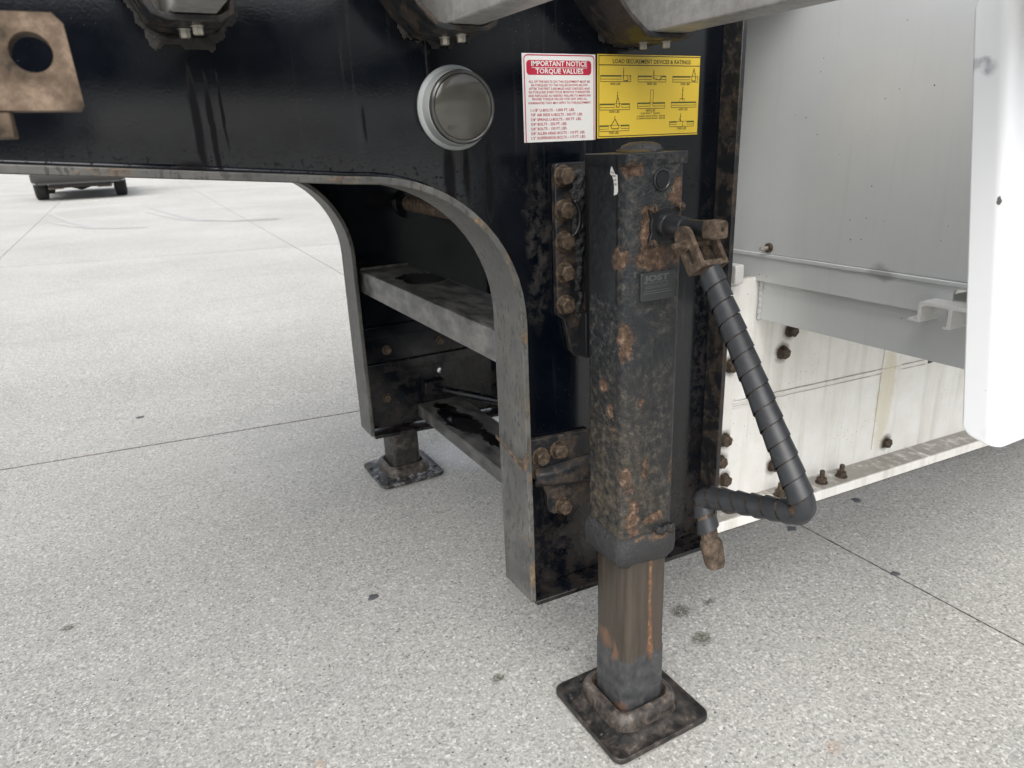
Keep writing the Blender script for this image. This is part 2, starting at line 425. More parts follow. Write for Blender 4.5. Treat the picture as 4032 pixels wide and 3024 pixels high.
def mat_white_gloss():
    n = NB('white_gloss_paint')
    f = n.noise(3, 3)
    c = n.mix(f, (0.69, 0.705, 0.715), (0.73, 0.74, 0.75))
    gr_ = n.mth('MULTIPLY', n.mr(n.noise(26, 6, 0.65), 0.52, 0.68), n.mr(n.xyz(2), 0.95, 0.78))
    c = n.mix(n.mth('MULTIPLY', gr_, 0.25), c, (0.42, 0.42, 0.40))
    sp = n.mth('MULTIPLY', n.mr(n.vor(70), 0.05, 0.035), n.mr(n.noise(14, 3), 0.5, 0.58))
    c = n.mix(n.mth('MULTIPLY', sp, 0.6), c, (0.3, 0.3, 0.3))
    wv = n.warp(0.012, 60, 4)
    wa = n.warp(0.014, 40, 3)
    s1 = n.blob((0.80, 0.459, 1.150), (0.3, 0.019, 0.012), wa, 0.75, 1.1)
    s2 = n.blob((0.80, 0.463, 1.137), (0.3, 0.016, 0.011), wa, 0.75, 1.1)
    sm = n.mth('SUBTRACT', s1, s2, clamp=True)
    sm = n.mth('MULTIPLY', sm, n.mr(n.noise(90, 5), 0.35, 0.6, 0.2, 1))
    c = n.mix(n.mth('MULTIPLY', sm, 0.8), c, (0.25, 0.26, 0.30))
    ch = n.blob((0.80, 0.4185, 1.022), (0.3, 0.0024, 0.0055), wv, 0.8, 1.0)
    c = n.mix(ch, c, (0.09, 0.085, 0.08))
    return n.out(c, 0.30, 0.0, n.bump(n.noise(9, 2), 0.02, 0.01), 0.5)

def mat_wrap():
    n = NB('spiral_wrap_plastic')
    f = n.noise(40, 6, 0.65)
    c = n.mix(n.mr(f, 0.35, 0.7), (0.016, 0.018, 0.021), (0.028, 0.030, 0.033))
    sc_ = n.mr(n.noise(1.0, 5, 0.7, vec=n.scale(n.P, (200, 40, 200))), 0.62, 0.72)
    c = n.mix(n.mth('MULTIPLY', sc_, 0.35), c, (0.12, 0.12, 0.12))
    return n.out(c, 0.42, 0.0, n.bump(f, 0.12, 0.001))

def plain(name, col, rough=0.5, metal=0.0, spec=0.5, var=0.15, sc1=40, **kw):
    n = NB(name)
    f = n.noise(sc1, 4, 0.6)
    c = n.mix(f, tuple(q * (1 - var) for q in col), tuple(q * (1 + var) for q in col))
    return n.out(c, rough, metal, n.bump(f, 0.08, 0.001), spec, **kw)

BEAM_BOLTS = [(1.123, 0.613), (1.118, 0.437), (1.125, 0.335), (1.108, 0.385), (1.313, 0.661), (1.292, 0.612), (1.293, 0.325), (1.73, 0.279), (1.118, 0.30)]

def mat_bolt():
    n = NB('rusted_bolt')
    f = n.noise(120, 5, 0.65)
    c = n.ramp(f, [(0.36, (0.022, 0.016, 0.012)), (0.5, (0.060, 0.042, 0.028)), (0.66, (0.115, 0.082, 0.054))])
    return n.out(c, 0.65, 0.0, n.bump(f, 0.15, 0.0006), 0.4)

M = dict(concrete=mat_concrete(), joint=mat_joint(), black=mat_black_paint(), flange=mat_worn_flange(), leg=mat_leg(), inner=mat_inner(),
         pad=mat_pad(), padpow=mat_pad_powder(), rust=mat_rust(), rustlight=mat_rust('pale_rusted_steel', 1.7, 28), bolt=mat_bolt(),
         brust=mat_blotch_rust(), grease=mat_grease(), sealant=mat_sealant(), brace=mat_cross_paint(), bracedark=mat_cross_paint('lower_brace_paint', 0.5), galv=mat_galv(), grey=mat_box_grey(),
         wbeam=mat_white_beam(), wgloss=mat_white_gloss(), wrap=mat_wrap(),
         darkpaint=plain('dark_satin_paint', (0.014, 0.015, 0.017), 0.35),
         zinc=plain('zinc_plated', (0.42, 0.40, 0.34), 0.35, 0.6),
         yellow=plain('yellow_vinyl', (0.66, 0.47, 0.045), 0.38, var=0.06, sc1=18),
         white=plain('white_vinyl', (0.68, 0.68, 0.66), 0.38, var=0.05, sc1=18),
         red=plain('red_print', (0.42, 0.016, 0.045), 0.4, var=0.05),
         ink=plain('black_print', (0.020, 0.022, 0.016), 0.45, var=0.05),
         green=plain('green_print', (0.075, 0.10, 0.02), 0.45, var=0.05),
         housing=plain('grey_lamp_rubber', (0.33, 0.35, 0.35), 0.5, var=0.12, sc1=30),
         ring=plain('smoked_lamp_ring', (0.055, 0.055, 0.052), 0.22, var=0.2),
         lens=plain('dusty_clear_lens', (0.062, 0.059, 0.050), 0.16, spec=0.5, var=0.25, sc1=25, Coat_Weight=0.2, Coat_Roughness=0.04),
         emboss=plain('lens_emboss', (0.055, 0.052, 0.046), 0.2),
         plate=plain('name_plate', (0.045, 0.047, 0.049), 0.4, 0.3, var=0.3, sc1=120),
         platelet=plain('name_plate_print', (0.11, 0.115, 0.12), 0.4, 0.3, var=0.3, sc1=150),
         tyre=plain('tyre_rubber', (0.022, 0.022, 0.023), 0.8),
         carpaint=plain('grey_car_paint', (0.10, 0.105, 0.11), 0.25, 0.3, Coat_Weight=0.8),
         glass=plain('car_glass', (0.012, 0.014, 0.016), 0.05),
         taillight=plain('tail_light', (0.30, 0.012, 0.012), 0.2),
         under=plain('car_underside', (0.022, 0.021, 0.020), 0.7),
         tan=plain('dusty_underside', (0.24, 0.20, 0.15), 0.8),
         rubberchip=plain('flattened_gum', (0.075, 0.078, 0.084), 0.6, var=0.4, sc1=200),
         skid=plain('tyre_skid_film', (0.40, 0.40, 0.39), 0.8, var=0.2, sc1=8),
         wood=plain('deck_board', (0.16, 0.12, 0.08), 0.8, var=0.3))

# ------------------------------------------------------------------ mesh helper
ORG = {}
def thing(name, loc, label, cat, group=None):
    o = bpy.data.objects.new(name, None)
    o.empty_display_size = 0.05
    COL.objects.link(o)
    o.location = loc
    ORG[o] = Vector(loc)
    o['label'] = label; o['category'] = cat
    if group: o['group'] = group
    return o

class MB:
    def __init__(s):
        s.v = []; s.f = []
    def poly(s, pts, faces):
        b = len(s.v)
        s.v += [Vector(p) for p in pts]
        s.f += [tuple(b + i for i in f) for f in faces]
        return s
    def box(s, x0, x1, y0, y1, z0, z1):
        return s.poly([(x0, y0, z0), (x1, y0, z0), (x1, y1, z0), (x0, y1, z0), (x0, y0, z1), (x1, y0, z1), (x1, y1, z1), (x0, y1, z1)],
                      [(0, 3, 2, 1), (4, 5, 6, 7), (0, 1, 5, 4), (1, 2, 6, 5), (2, 3, 7, 6), (3, 0, 4, 7)])
    def prism(s, pts, fr, a, b):
        """extrude 2-D polygon along frame normal from a to b; fr=(origin,u,v,n)"""
        o, u, v, n = [Vector(q) for q in fr]
        k = len(pts)
        P = [o + u * p[0] + v * p[1] + n * a for p in pts] + [o + u * p[0] + v * p[1] + n * b for p in pts]
        F = [tuple(range(k))[::-1], tuple(range(k, 2 * k))] + [(i, (i + 1) % k, k + (i + 1) % k, k + i) for i in range(k)]
        return s.poly(P, F)
    def rings(s, rings, cap0=True, cap1=True, closed=False):
        """skin a list of equally long closed rings"""
        k = len(rings[0]); b = len(s.v)
        for r in rings: s.v += [Vector(p) for p in r]
        m = len(rings)
        for j in range(m - (0 if closed else 1)):
            a0 = b + j * k; a1 = b + ((j + 1) % m) * k
            for i in range(k):
                s.f.append((a0 + i, a0 + (i + 1) % k, a1 + (i + 1) % k, a1 + i))
        if not closed:
            if cap0: s.f.append(tuple(b + i for i in range(k))[::-1])
            if cap1: s.f.append(tuple(b + (m - 1) * k + i for i in range(k)))
        return s
    def lathe(s, prof, c, ax, n=24, cap0=True, cap1=True):
        """prof: list of (r, h) along axis ax from centre c"""
        ax = Vector(ax).normalized()
        u = ax.orthogonal().normalized(); v = ax.cross(u)
        c = Vector(c)
        R = []
        for r, h in prof:
            R.append([c + ax * h + (u * math.cos(2 * math.pi * i / n) + v * math.sin(2 * math.pi * i / n)) * max(r, 1e-5) for i in range(n)])
        return s.rings(R, cap0, cap1)
    def cyl(s, c, ax, r, h, n=20):
        return s.lathe([(r, 0), (r, h)], c, ax, n)
    def tube(s, pts, r, n=14):
        pts = [Vector(p) for p in pts]
        R = []
        t0 = (pts[1] - pts[0]).normalized()
        u = t0.orthogonal().normalized()
        for i, p in enumerate(pts):
            t = (pts[min(i + 1, len(pts) - 1)] - pts[max(i - 1, 0)]).normalized()
            u = (u - t * u.dot(t)).normalized(); w_ = t.cross(u)
            rr = r[i] if isinstance(r, (list, tuple)) else r
            R.append([p + (u * math.cos(2 * math.pi * k / n) + w_ * math.sin(2 * math.pi * k / n)) * rr for k in range(n)])
        return s.rings(R)
    def build(s, name, mat, parent=None, bevel=0.0, smooth=False, seg=2, solid=0.0, kind=None, subsurf=0, angle=None):
        me = bpy.data.meshes.new(name)
        org = ORG.get(parent, Vector((0, 0, 0)))
        me.from_pydata([tuple(p - org) for p in s.v], [], s.f)
        me.update()
        bm = bmesh.new(); bm.from_mesh(me)
        bmesh.ops.recalc_face_normals(bm, faces=bm.faces)
        bm.to_mesh(me); bm.free()
        if mat: me.materials.append(M[mat])
        o = bpy.data.objects.new(name, me)
        COL.objects.link(o)
        if parent:
            o.parent = parent
        ORG[o] = org
        if smooth or bevel:
            me.shade_smooth()
            if not smooth or angle:
                try: me.set_sharp_from_angle(angle=RAD(angle or 35))
                except Exception: pass
        if bevel:
            b = o.modifiers.new('bevel', 'BEVEL'); b.width = bevel; b.segments = seg; b.limit_method = 'ANGLE'; b.angle_limit = RAD(35); b.harden_normals = False
        if solid:
            q = o.modifiers.new('solid', 'SOLIDIFY'); q.thickness = solid; q.offset = 0
        if subsurf:
            q = o.modifiers.new('sub', 'SUBSURF'); q.levels = subsurf; q.render_levels = subsurf
        if kind: o['kind'] = kind
        return o

def from_curve(splines, depth, fr):
    """2-D outline with holes -> solid plate; first spline outer, others holes."""
    cu = bpy.data.curves.new('outline', 'CURVE')
    cu.dimensions = '2D'; cu.fill_mode = 'BOTH'; cu.extrude = depth / 2
    for pts in splines:
        sp = cu.splines.new('POLY')
        sp.points.add(len(pts) - 1)
        for q, p in zip(sp.points, pts): q.co = (p[0], p[1], 0, 1)
        sp.use_cyclic_u = True
    ob = bpy.data.objects.new('outline_source', cu)
    COL.objects.link(ob)
    dg = bpy.context.evaluated_depsgraph_get()
    me = bpy.data.meshes.new_from_object(ob.evaluated_get(dg))
    o, u, v, n = [Vector(q) for q in fr]
    mb = MB()
    mb.poly([o + u * p.co.x + v * p.co.y + n * p.co.z for p in me.vertices], [tuple(f.vertices) for f in me.polygons])
    bpy.data.objects.remove(ob); bpy.data.curves.remove(cu); bpy.data.meshes.remove(me)
    return mb

XZ = lambda y: ((0, y, 0), (1, 0, 0), (0, 0, 1), (0, -1, 0))
YZ = lambda x: ((x, 0, 0), (0, 1, 0), (0, 0, 1), (-1, 0, 0))

def text(mb, s, x, z, y, width=None, size=0.01, align='LEFT', bold=0.0, fr=None):
    cu = bpy.data.curves.new('txt', 'FONT')
    cu.body = s; cu.size = 1.0; cu.align_x = 'LEFT'; cu.offset = bold; cu.resolution_u = 2
    ob = bpy.data.objects.new('txt_source', cu); COL.objects.link(ob)
    dg = bpy.context.evaluated_depsgraph_get()
    me = bpy.data.meshes.new_from_object(ob.evaluated_get(dg))
    xs = [p.co.x for p in me.vertices] or [0, 1]
    w0 = max(xs) - min(xs); x0 = min(xs)
    sx = width / w0 if width else size
    W_ = w0 * sx
    ox = x if align == 'LEFT' else x - W_ / 2
    if fr is None: fr = ((0, 0, 0), (1, 0, 0), (0, 0, 1))
    o, u, v = [Vector(q) for q in fr]
    nrm = u.cross(v)
    mb.poly([o + u * (ox + (p.co.x - x0) * sx) + v * (z + p.co.y * size) + Vector((0, y, 0)) for p in me.vertices], [tuple(f.vertices) for f in me.polygons])
    bpy.data.objects.remove(ob); bpy.data.curves.remove(cu); bpy.data.meshes.remove(me)

def rrect(x0, x1, z0, z1, r, n=6):
    P = []
    for cx_, cz_, a in ((x1 - r, z0 + r, -90), (x1 - r, z1 - r, 0), (x0 + r, z1 - r, 90), (x0 + r, z0 + r, 180)):
        for i in range(n + 1):
            t = RAD(a + 90 * i / n)
            P.append((cx_ + r * math.cos(t), cz_ + r * math.sin(t)))
    return P

def circle(cx_, cz_, r, n=24):
    return [(cx_ + r * math.cos(2 * math.pi * i / n), cz_ + r * math.sin(2 * math.pi * i / n)) for i in range(n)]

def hexbolt(c, ax, af, name, mat, parent, washer=True, shank=0.0, rot=0.0, h=None):
    """hex head with washer; af across flats"""
    mb = MB()
    ax = Vector(ax).normalized(); c = Vector(c)
    u = ax.orthogonal().normalized(); v = ax.cross(u)
    r = af / 1.732; h = h or af * 0.55
    t0 = 0.0
    if washer:
        mb.lathe([(af * 0.70, 0), (af * 0.70, af * 0.07), (af * 0.66, af * 0.10)], c, ax, 20); t0 = af * 0.12
    def ring(rr, hh):
        return [c + ax * hh + (u * math.cos(rot + math.pi / 3 * i) + v * math.sin(rot + math.pi / 3 * i)) * rr for i in range(6)]
    mb.rings([ring(r, t0 * 0.5), ring(r, t0 + h * 0.86), ring(r * 0.86, t0 + h)])
    if shank:
        mb.lathe([(af * 0.28, t0 + h * 0.9), (af * 0.28, t0 + h + shank * 0.92), (af * 0.22, t0 + h + shank)], c, ax, 12)
    return mb.build(name, mat, parent, bevel=af * 0.03, seg=1)

def crust(name, mat, parent, poly, y, amp, cell, facing=-1, seed=0, edge=0.012):
    """lumpy layer of sealant or grease lying on an XZ plate: poly in (x,z)"""
    xs = [p[0] for p in poly]; zs = [p[1] for p in poly]
    def inside(px, pz):
        r = False; j = len(poly) - 1
        for i in range(len(poly)):
            (xi, zi), (xj, zj) = poly[i], poly[j]
            if (zi > pz) != (zj > pz) and px < (xj - xi) * (pz - zi) / (zj - zi) + xi: r = not r
            j = i
        return r
    nx = int((max(xs) - min(xs)) / cell) + 3; nz = int((max(zs) - min(zs)) / cell) + 3
    vid = {}; mb = MB()
    keep = set()
    for i in range(nx):
        for k in range(nz):
            px = min(xs) - cell + i * cell; pz = min(zs) - cell + k * cell
            jx = mnoise.noise((px * 55, pz * 55, seed)) * edge
            jz = mnoise.noise((px * 55, pz * 55, seed + 9)) * edge
            if inside(px + jx, pz + jz): keep.add((i, k))
    def dist(i, k):
        for r in range(0, 4):
            for a in range(-r, r + 1):
                for b in range(-r, r + 1):
                    if (i + a, k + b) not in keep: return r
        return 4
    def vert(i, k):
        if (i, k) not in vid:
            px = min(xs) - cell + i * cell; pz = min(zs) - cell + k * cell
            d = min(dist(i, k) if (i, k) in keep else 0, 3) / 3.0
            hgt = d * (0.55 + 0.45 * mnoise.fractal((px * 90, pz * 90, seed), 1.0, 2.0, 4)) * amp
            if d == 0: hgt = -0.001
            vid[(i, k)] = len(mb.v)
            mb.v.append(Vector((px, y + facing * max(hgt, -0.001), pz)))
        return vid[(i, k)]
    for (i, k) in sorted(keep):
        if (i + 1, k) in keep and (i, k + 1) in keep and (i + 1, k + 1) in keep:
            mb.f.append((vert(i, k), vert(i + 1, k), vert(i + 1, k + 1), vert(i, k + 1)))
    co = mb.build(name, mat, parent, smooth=True)
    sm = co.modifiers.new('smooth', 'SMOOTH'); sm.factor = 0.5; sm.iterations = 2
    return co

# ================================================================== GROUND
GR = 0.010
def gz(y): return max(0.0, (y - 3.2)) * GR if y < 60 else 56.8 * GR
ground = MB()
ys = [-120, 3.2, 60, 900]
for a, b in zip(ys[:-1], ys[1:]):
    ground.poly([(-500, a, gz(a) - 0.02), (500, a, gz(a) - 0.02), (500, b, gz(b) - 0.02), (-500, b, gz(b) - 0.02)], [(0, 1, 2, 3)])
go = ground.build('ground', 'joint')
go['kind'] = 'structure'
XJ = [-13.2 + 2.95 * i for i in range(10)]            # joints that run away from the camera: ... -1.4, 1.55 ...
YJ = [(-15.4, -0.13), (-9.0, -0.13), (-2.9, -0.13), (3.0, -0.13), (8.72, -0.23), (14.6, -0.2), (20.4, -0.2), (26.2, -0.2), (32.0, -0.2), (38.0, -0.2), (50, -0.2), (70, -0.2)]
def jx(i, y): return XJ[i] + 0.02 * max(y, 0)
def node(i, j):
    y0, sl = YJ[j]
    x = XJ[i]; y = y0
    for _ in range(4):
        y = y0 + sl * x
        x = jx(i, y)
    return x, y
for i in range(len(XJ) - 1):
    for j in range(len(YJ) - 1):
        g = 0.0038
        q = [node(i, j), node(i + 1, j), node(i + 1, j + 1), node(i, j + 1)]
        s_ = [(1, 1), (-1, 1), (-1, -1), (1, -1)]
        e = 0.0025
        bot = [(x + a * g * .45, y + b * g, gz(y) - 0.03) for (x, y), (a, b) in zip(q, s_)]
        mid = [(x + a * g * .45, y + b * g, gz(y) - e) for (x, y), (a, b) in zip(q, s_)]
        top = [(x + a * (g * .45 + e * .4), y + b * (g + e * .6), gz(y)) for (x, y), (a, b) in zip(q, s_)]
        so = MB().rings([bot, mid, top], cap0=False).build('slab', 'concrete', go)
        so.data.materials.append(M['joint'])
        for pf in so.data.polygons:
            if abs(pf.normal.z) < 0.9: pf.material_index = 1
# the lot beyond the slabs
far = MB()
for a, b in ((72, 900),):
    far.poly([(-500, a, gz(a) + .01), (500, a, gz(a) + .01), (500, b, gz(b) + .01), (-500, b, gz(b) + .01)], [(0, 1, 2, 3)])
for x0, x1 in ((-500, -14.5), (14.8, 500)):
    for a, b in ((-120, 3.2), (3.2, 60), (60, 72)):
        far.poly([(x0, a, gz(a) - .004), (x1, a, gz(a) - .004), (x1, b, gz(b) - .004), (x0, b, gz(b) - .004)], [(0, 1, 2, 3)])
far.poly([(-14.5, -120, -.004), (14.8, -120, -.004), (14.8, -14, -.004), (-14.5, -14, -.004)], [(0, 1, 2, 3)])
far.build('lot_apron', 'concrete', go)

# ================================================================== STEEL FRAME
YN, YW, A = 1.022, 1.076, 0.053
X0, X1 = 0.570, 1.050
def zbeam(x): return 1.076 - 0.090 * x            # underside of the tapering neck
ZBL, ZBR = 0.246, 0.226
def zbot(x): return ZBL + (ZBR - ZBL) * (x - X0) / (X1 - X0)
def frame_path():
    P = []
    for i in range(14):
        x = -2.6 + (0.30 + 2.6) * i / 13
        P.append((x, zbeam(x)))
    r = 0.245
    cx_, cz_ = X0 - r, zbeam(0.325) - r
    a0 = 85
    for i in range(15):
        t = RAD(a0 - a0 * i / 14)
        P.append((cx_ + r * math.cos(t), cz_ + r * math.sin(t)))
    for z in (0.70, 0.6, 0.5, 0.4, 0.32, ZBL):
        P.append((X0, z))
    return P
PATH = frame_path()
def path_normals(P):
    N_ = []
    for i in range(len(P)):
        a = P[max(i - 1, 0)]; b = P[min(i + 1, len(P) - 1)]
        t = Vector((b[0] - a[0], b[1] - a[1])).normalized()
        N_.append(Vector((-t.y, t.x)))          # points into the web
    return N_
NRM = path_normals(PATH)

STRAPS = [(0.090, 0.158, 0.024, 0.012), (0.435, 0.507, 0.040, 0.010), (0.788, 0.868, 0.050, 0.010)]
SEAL = [0.221, 0.234, 0.2375]
def build_frame(yw, label, near):
    root = thing('steel_frame', (0.81, yw, ZBL), label, 'trailer frame', 'steel neck frames of the trailer')
    # web
    out = [(p[0] + n_.x * 0.004, p[1] + n_.y * 0.004) for p, n_ in zip(PATH, NRM)]
    out = [(-2.6, zbeam(-2.6))] + out[1:-1] + [(X0 + 0.004, zbot(X0) + .005), (X1 - 0.004, zbot(X1) + .005), (X1 - 0.004, 1.362), (-2.6, 1.362)]
    holes = []
    for xl, xr, fl, fr_ in STRAPS:
        s_ = 1.07 / 0.968 if near else 1.0
        xl, xr = (xl, xr)
        holes.append([(xl, 1.25), (xr, 1.25), (xr + fr_ * 1.5, 1.352), (xl - fl * 2.2, 1.352)])
    if not near:
        holes.append(circle(0.831, 0.402, 0.0085, 14))
    from_curve([out] + holes, 0.012, XZ(yw)).build('web', 'black', root, bevel=0.0)
    # curved inner flange
    mb = MB()
    R = []
    for i, (p, n_) in enumerate(zip(PATH, NRM)):
        th = 0.011
        j = mnoise.noise((p[0] * 40, p[1] * 40, yw)) * 0.0012
        k = mnoise.noise((p[0] * 60, p[1] * 60, yw + 4)) * 0.0012
        a = Vector((p[0], p[1])); b = a + n_ * th
        R.append([(a.x, yw - A + j, a.y), (a.x, yw + A + k, a.y), (b.x, yw + A + k, b.y), (b.x, yw - A + j, b.y)])
    mb.rings(R)
    mb.build('inner_flange', 'flange', root, bevel=0.0016)
    # rear flange of the post, bottom plate
    MB().box(X1 - 0.011, X1, yw - A, yw + A, zbot(X1) - .004, 1.36).build('outer_flange', 'brust', root, bevel=0.0016)
    b = MB()
    b.poly([(X0 + .0115, yw - A - .002, zbot(X0) - .010), (X1 - .0115, yw - A - .002, zbot(X1) - .010), (X1 - .0115, yw + A, zbot(X1) - .010), (X0 + .0115, yw + A, zbot(X0) - .010),
            (X0 + .0115, yw - A - .002, zbot(X0)), (X1 - .0115, yw - A - .002, zbot(X1)), (X1 - .0115, yw + A, zbot(X1)), (X0 + .0115, yw + A, zbot(X0))],
           [(0, 3, 2, 1), (4, 5, 6, 7), (0, 1, 5, 4), (1, 2, 6, 5), (2, 3, 7, 6), (3, 0, 4, 7)])
    b.build('bottom_plate', 'black', root, bevel=0.0015)
    # weld bead where flange meets web
    sgn = -1
    wp = []
    for p, n_ in zip(PATH, NRM):
        wp.append((p[0] + n_.x * .0125, yw - 0.008, p[1] + n_.y * .0125))
    MB().tube(wp, [0.0045 + 0.0012 * mnoise.noise((q[0] * 90, q[2] * 90, 3)) for q in wp], 8).build('weld_bead', 'black', root, smooth=True)
    # cradles that carry the cross members
    if near:
        for q, (xl, xr, fl, fr_) in enumerate(STRAPS):
            th = 0.0075
            top = [(xl - fl * 2.0, 1.345), (xl - fl * 0.75, 1.277), (xl - .006, 1.254), (xl + .006, 1.2505), (xr - .006, 1.2505), (xr + .004, 1.256), (xr + fr_ * 0.7, 1.275), (xr + fr_ * 1.4, 1.345)]
            mb = MB()
            R = []
            for i, p in enumerate(top):
                a = top[max(i - 1, 0)]; b = top[min(i + 1, len(top) - 1)]
                t = Vector((b[0] - a[0], b[1] - a[1])).normalized(); n_ = Vector((t.y, -t.x))
                R.append([(p[0], 0.968, p[1]), (p[0], yw + .03, p[1]), (p[0] + n_.x * th, yw + .03, p[1] + n_.y * th), (p[0] + n_.x * th, 0.968, p[1] + n_.y * th)])
            mb.rings(R)
            c = mb.build('cradle', 'brust', root, bevel=0.0015)
            xm = (xl + xr) / 2
            for dx, yy in ((0.006, 1.004), (-0.006, 1.034)) if q < 2 else ((0.018, 1.000), (-0.012, 1.022)):
                hexbolt((xm + dx, yy, 1.2432), (0, 0, -1), 0.0115, 'bolt', 'zinc', c, rot=0.3 + dx * 30, h=0.009)
            P = [(xl - .034, 1.35), (xl - .030, 1.28), (xl - .024, 1.245), (xl - .002, 1 + SEAL[q] + .002), (xr - .012, 1 + SEAL[q]), (xr + .018, 1.016 + SEAL[q]), (xr + .030, 1.262), (xr + .036, 1.35),
                 (xr + .010, 1.35), (xr + .006, 1.25), (xl - .004, 1.246), (xl - fl, 1.29), (xl - fl * 1.9, 1.35)]
            crust('sealant', 'sealant', root, P, yw - .006, 0.010, 0.0028, seed=q * 7 + 1)
        # torn strap wrapped on the post edge
        strip = [(0.575, 1.0205, 0.592), (0.572, 1.0185, 0.575), (0.570, 1.0185, 0.556), (0.566, 1.020, 0.546), (0.563, 1.030, 0.540), (0.561, 1.05, 0.545), (0.5605, 1.08, 0.556), (0.5605, 1.125, 0.566)]
        wds = [0.004, 0.010, 0.013, 0.014, 0.010, 0.005, 0.004, 0.004]
        mb = MB()
        R = []
        for (x, y, z), ww in zip(strip, wds):
            R.append([(x - .0012, y - .001, z - ww), (x + .0005, y - .001, z - ww), (x + .0005, y - .001, z + ww), (x - .0012, y - .001, z + ww)])
        mb.rings(R)
        mb.build('torn_strap', 'rust', root, bevel=0.0006)
    else:
        for x, z in ((0.839, 0.502), (0.66, 0.50), (0.644, 0.345), (0.93, 0.50)):
            hexbolt((x, yw - .0065, z), (0, -1, 0), 0.022, 'bolt', 'bolt', root)
        MB().box(X0 + .012, X1 - .012, yw - .020, yw - .0065, 0.545, 0.580).build('stiffener', 'black', root, bevel=.002)
        MB().box(X0 + .012, X1 - .012, yw - .016, yw - .0065, 0.430, 0.462).build('stiffener', 'black', root, bevel=.002)
    return root
near = build_frame(YW, 'near black steel neck frame with curved arch and square post', True)
farf = build_frame(2.057, 'far black steel neck frame seen through the arch, behind the brace channels', False)
MB().tube([(0.77, 2.05, 0.935), (0.772, 1.7, 0.932)], 0.024).build('rusty_pipe', 'rust', farf, smooth=True, angle=40)
MB().lathe([(0.045, 0), (0.045, 0.012), (0.03, 0.014)], (0.77, 2.0515, 0.935), (0, -1, 0)).build('pipe_collar', 'black', farf, bevel=.001)

# brace channels that tie the two posts
def brace(x0, x1, z0, z1, label, y0=1.083, y1=2.050, name='brace_channel', mat='brace'):
    t = 0.008
    r = thing(name, ((x0 + x1) / 2, (y0 + y1) / 2, z0), label, 'brace', 'brace channels between the posts')
    prof = [(x0, z0), (x0 + t, z0), (x0 + t, z1 - t), (x1 - t, z1 - t), (x1 - t, z0), (x1, z0), (x1, z1 - .004), (x1 - .004, z1), (x0 + .006, z1), (x0 + .0015, z1 - .0018), (x0, z1 - .006)]
    n = len(prof)
    R = [[(x, y, z) for x, z in prof] for y in (y0, y0 + .3, y1)]
    MB().rings(R).build('channel', mat, r, bevel=.0008)
    return r
br1 = brace(0.600, 0.752, 0.690, 0.755, 'upper grey worn brace channel between the two black posts')
for y in (y for y in (1.0895, 2.0445)):
    MB().tube([(0.602, y, 0.757), (0.75, y, 0.757)], 0.005, 8).build('weld_bead', 'brace', br1, smooth=True)
br2 = brace(0.746, 0.895, 0.262, 0.303, 'lower brace channel with black oil spilled on top', mat='bracedark')
dg_ = thing('diagonal_rod', (0.84, 2.0, 0.335), 'thin diagonal rod above the lower brace channel by the far post', 'rod')
MB().tube([(0.80, 2.04, 0.352), (1.03, 1.62, 0.345)], 0.012).build('rod', 'black', dg_, smooth=True, angle=40)
MB().box(0.77, 0.84, 2.03, 2.0505, 0.33, 0.375).build('rod_lug', 'black', dg_, bevel=.002)

# ================================================================== CROSS MEMBERS, DECK, SIDE RAIL
CM = [(0.099, 0.151, 'leftmost grey aluminium cross member above the arch'),
      (0.447, 0.497, 'middle grey aluminium cross member above the round lamp'),
      (0.797, 0.860, 'rightmost grey aluminium cross member above the yellow decal')]
for xl, xr, lab in CM:
    r = thing('cross_member', ((xl + xr) / 2, 0.95, 1.2515), lab, 'cross member', 'cross members under the deck')
    prof = rrect(xl, xr, 1.2515, 1.362, 0.004, 3)
    R = [[(x, y, z) for x, z in prof] for y in (0.302, 0.9, 1.5, 2.83)]
    MB().rings(R).build('beam', 'galv', r, smooth=True, angle=50)
    MB().box(xl - .02, xl - .0005, 0.302, 2.83, 1.346, 1.362).build('upper_flange', 'galv', r, bevel=.002)
deck = thing('deck', (0.5, 1.567, 1.363), 'unseen board deck, narrowed to the strip between the two frames to let light under the trailer', 'deck')
for i in range(6):  # out-of-view boards for shade, cut narrow and short so light falls underneath
    y0 = 1.00 + i * 0.194
    MB().box(-0.35, 4.2, y0, y0 + .188, 1.364, 1.40).build('board', 'wood', deck, bevel=.002)
rail = thing('side_rail', (0.5, 0.285, 1.225), 'long side rail along the edge of the trailer deck', 'rail')
MB().box(-2.6, 4.2, 0.268, 0.300, 1.225, 1.41).build('rail', 'darkpaint', rail, bevel=.003)
rail2 = thing('side_rail', (0.5, 2.85, 1.225), 'far side rail along the opposite edge of the deck', 'rail')
MB().box(-2.6, 4.2, 2.834, 2.866, 1.225, 1.41).build('rail', 'darkpaint', rail2, bevel=.003)

# ================================================================== RUSTY HANGING BRACKET (upper left)
hb = thing('hanger_bracket', (-0.05, 0.61, 1.11), 'blurred rusty steel bracket plate with a round hole, upper left', 'bracket')
YB = 0.600
outer = [(-0.13, 1.131), (-0.052, 1.131), (-0.006, 1.1305), (-0.0035, 1.134), (-0.0055, 1.184), (-0.011, 1.1905), (-0.13, 1.1905)]
from_curve([outer, circle(-0.0275, 1.1665, 0.0125, 28)], 0.026, XZ(YB + .013)).build('plate', 'rustlight', hb, bevel=.0015)
MB().box(-0.13, -0.0475, YB + .001, YB + .024, 1.1135, 1.1305).build('lower_tab', 'rustlight', hb, bevel=.0012)
MB().box(-0.16, -0.1305, YB - .004, YB + .05, 1.10, 1.26).build('arm', 'rustlight', hb, bevel=.002)
MB().box(-0.19, -0.125, YB - .02, YB + .08, 1.2605, 1.3635).build('mount', 'rustlight', hb, bevel=.003)

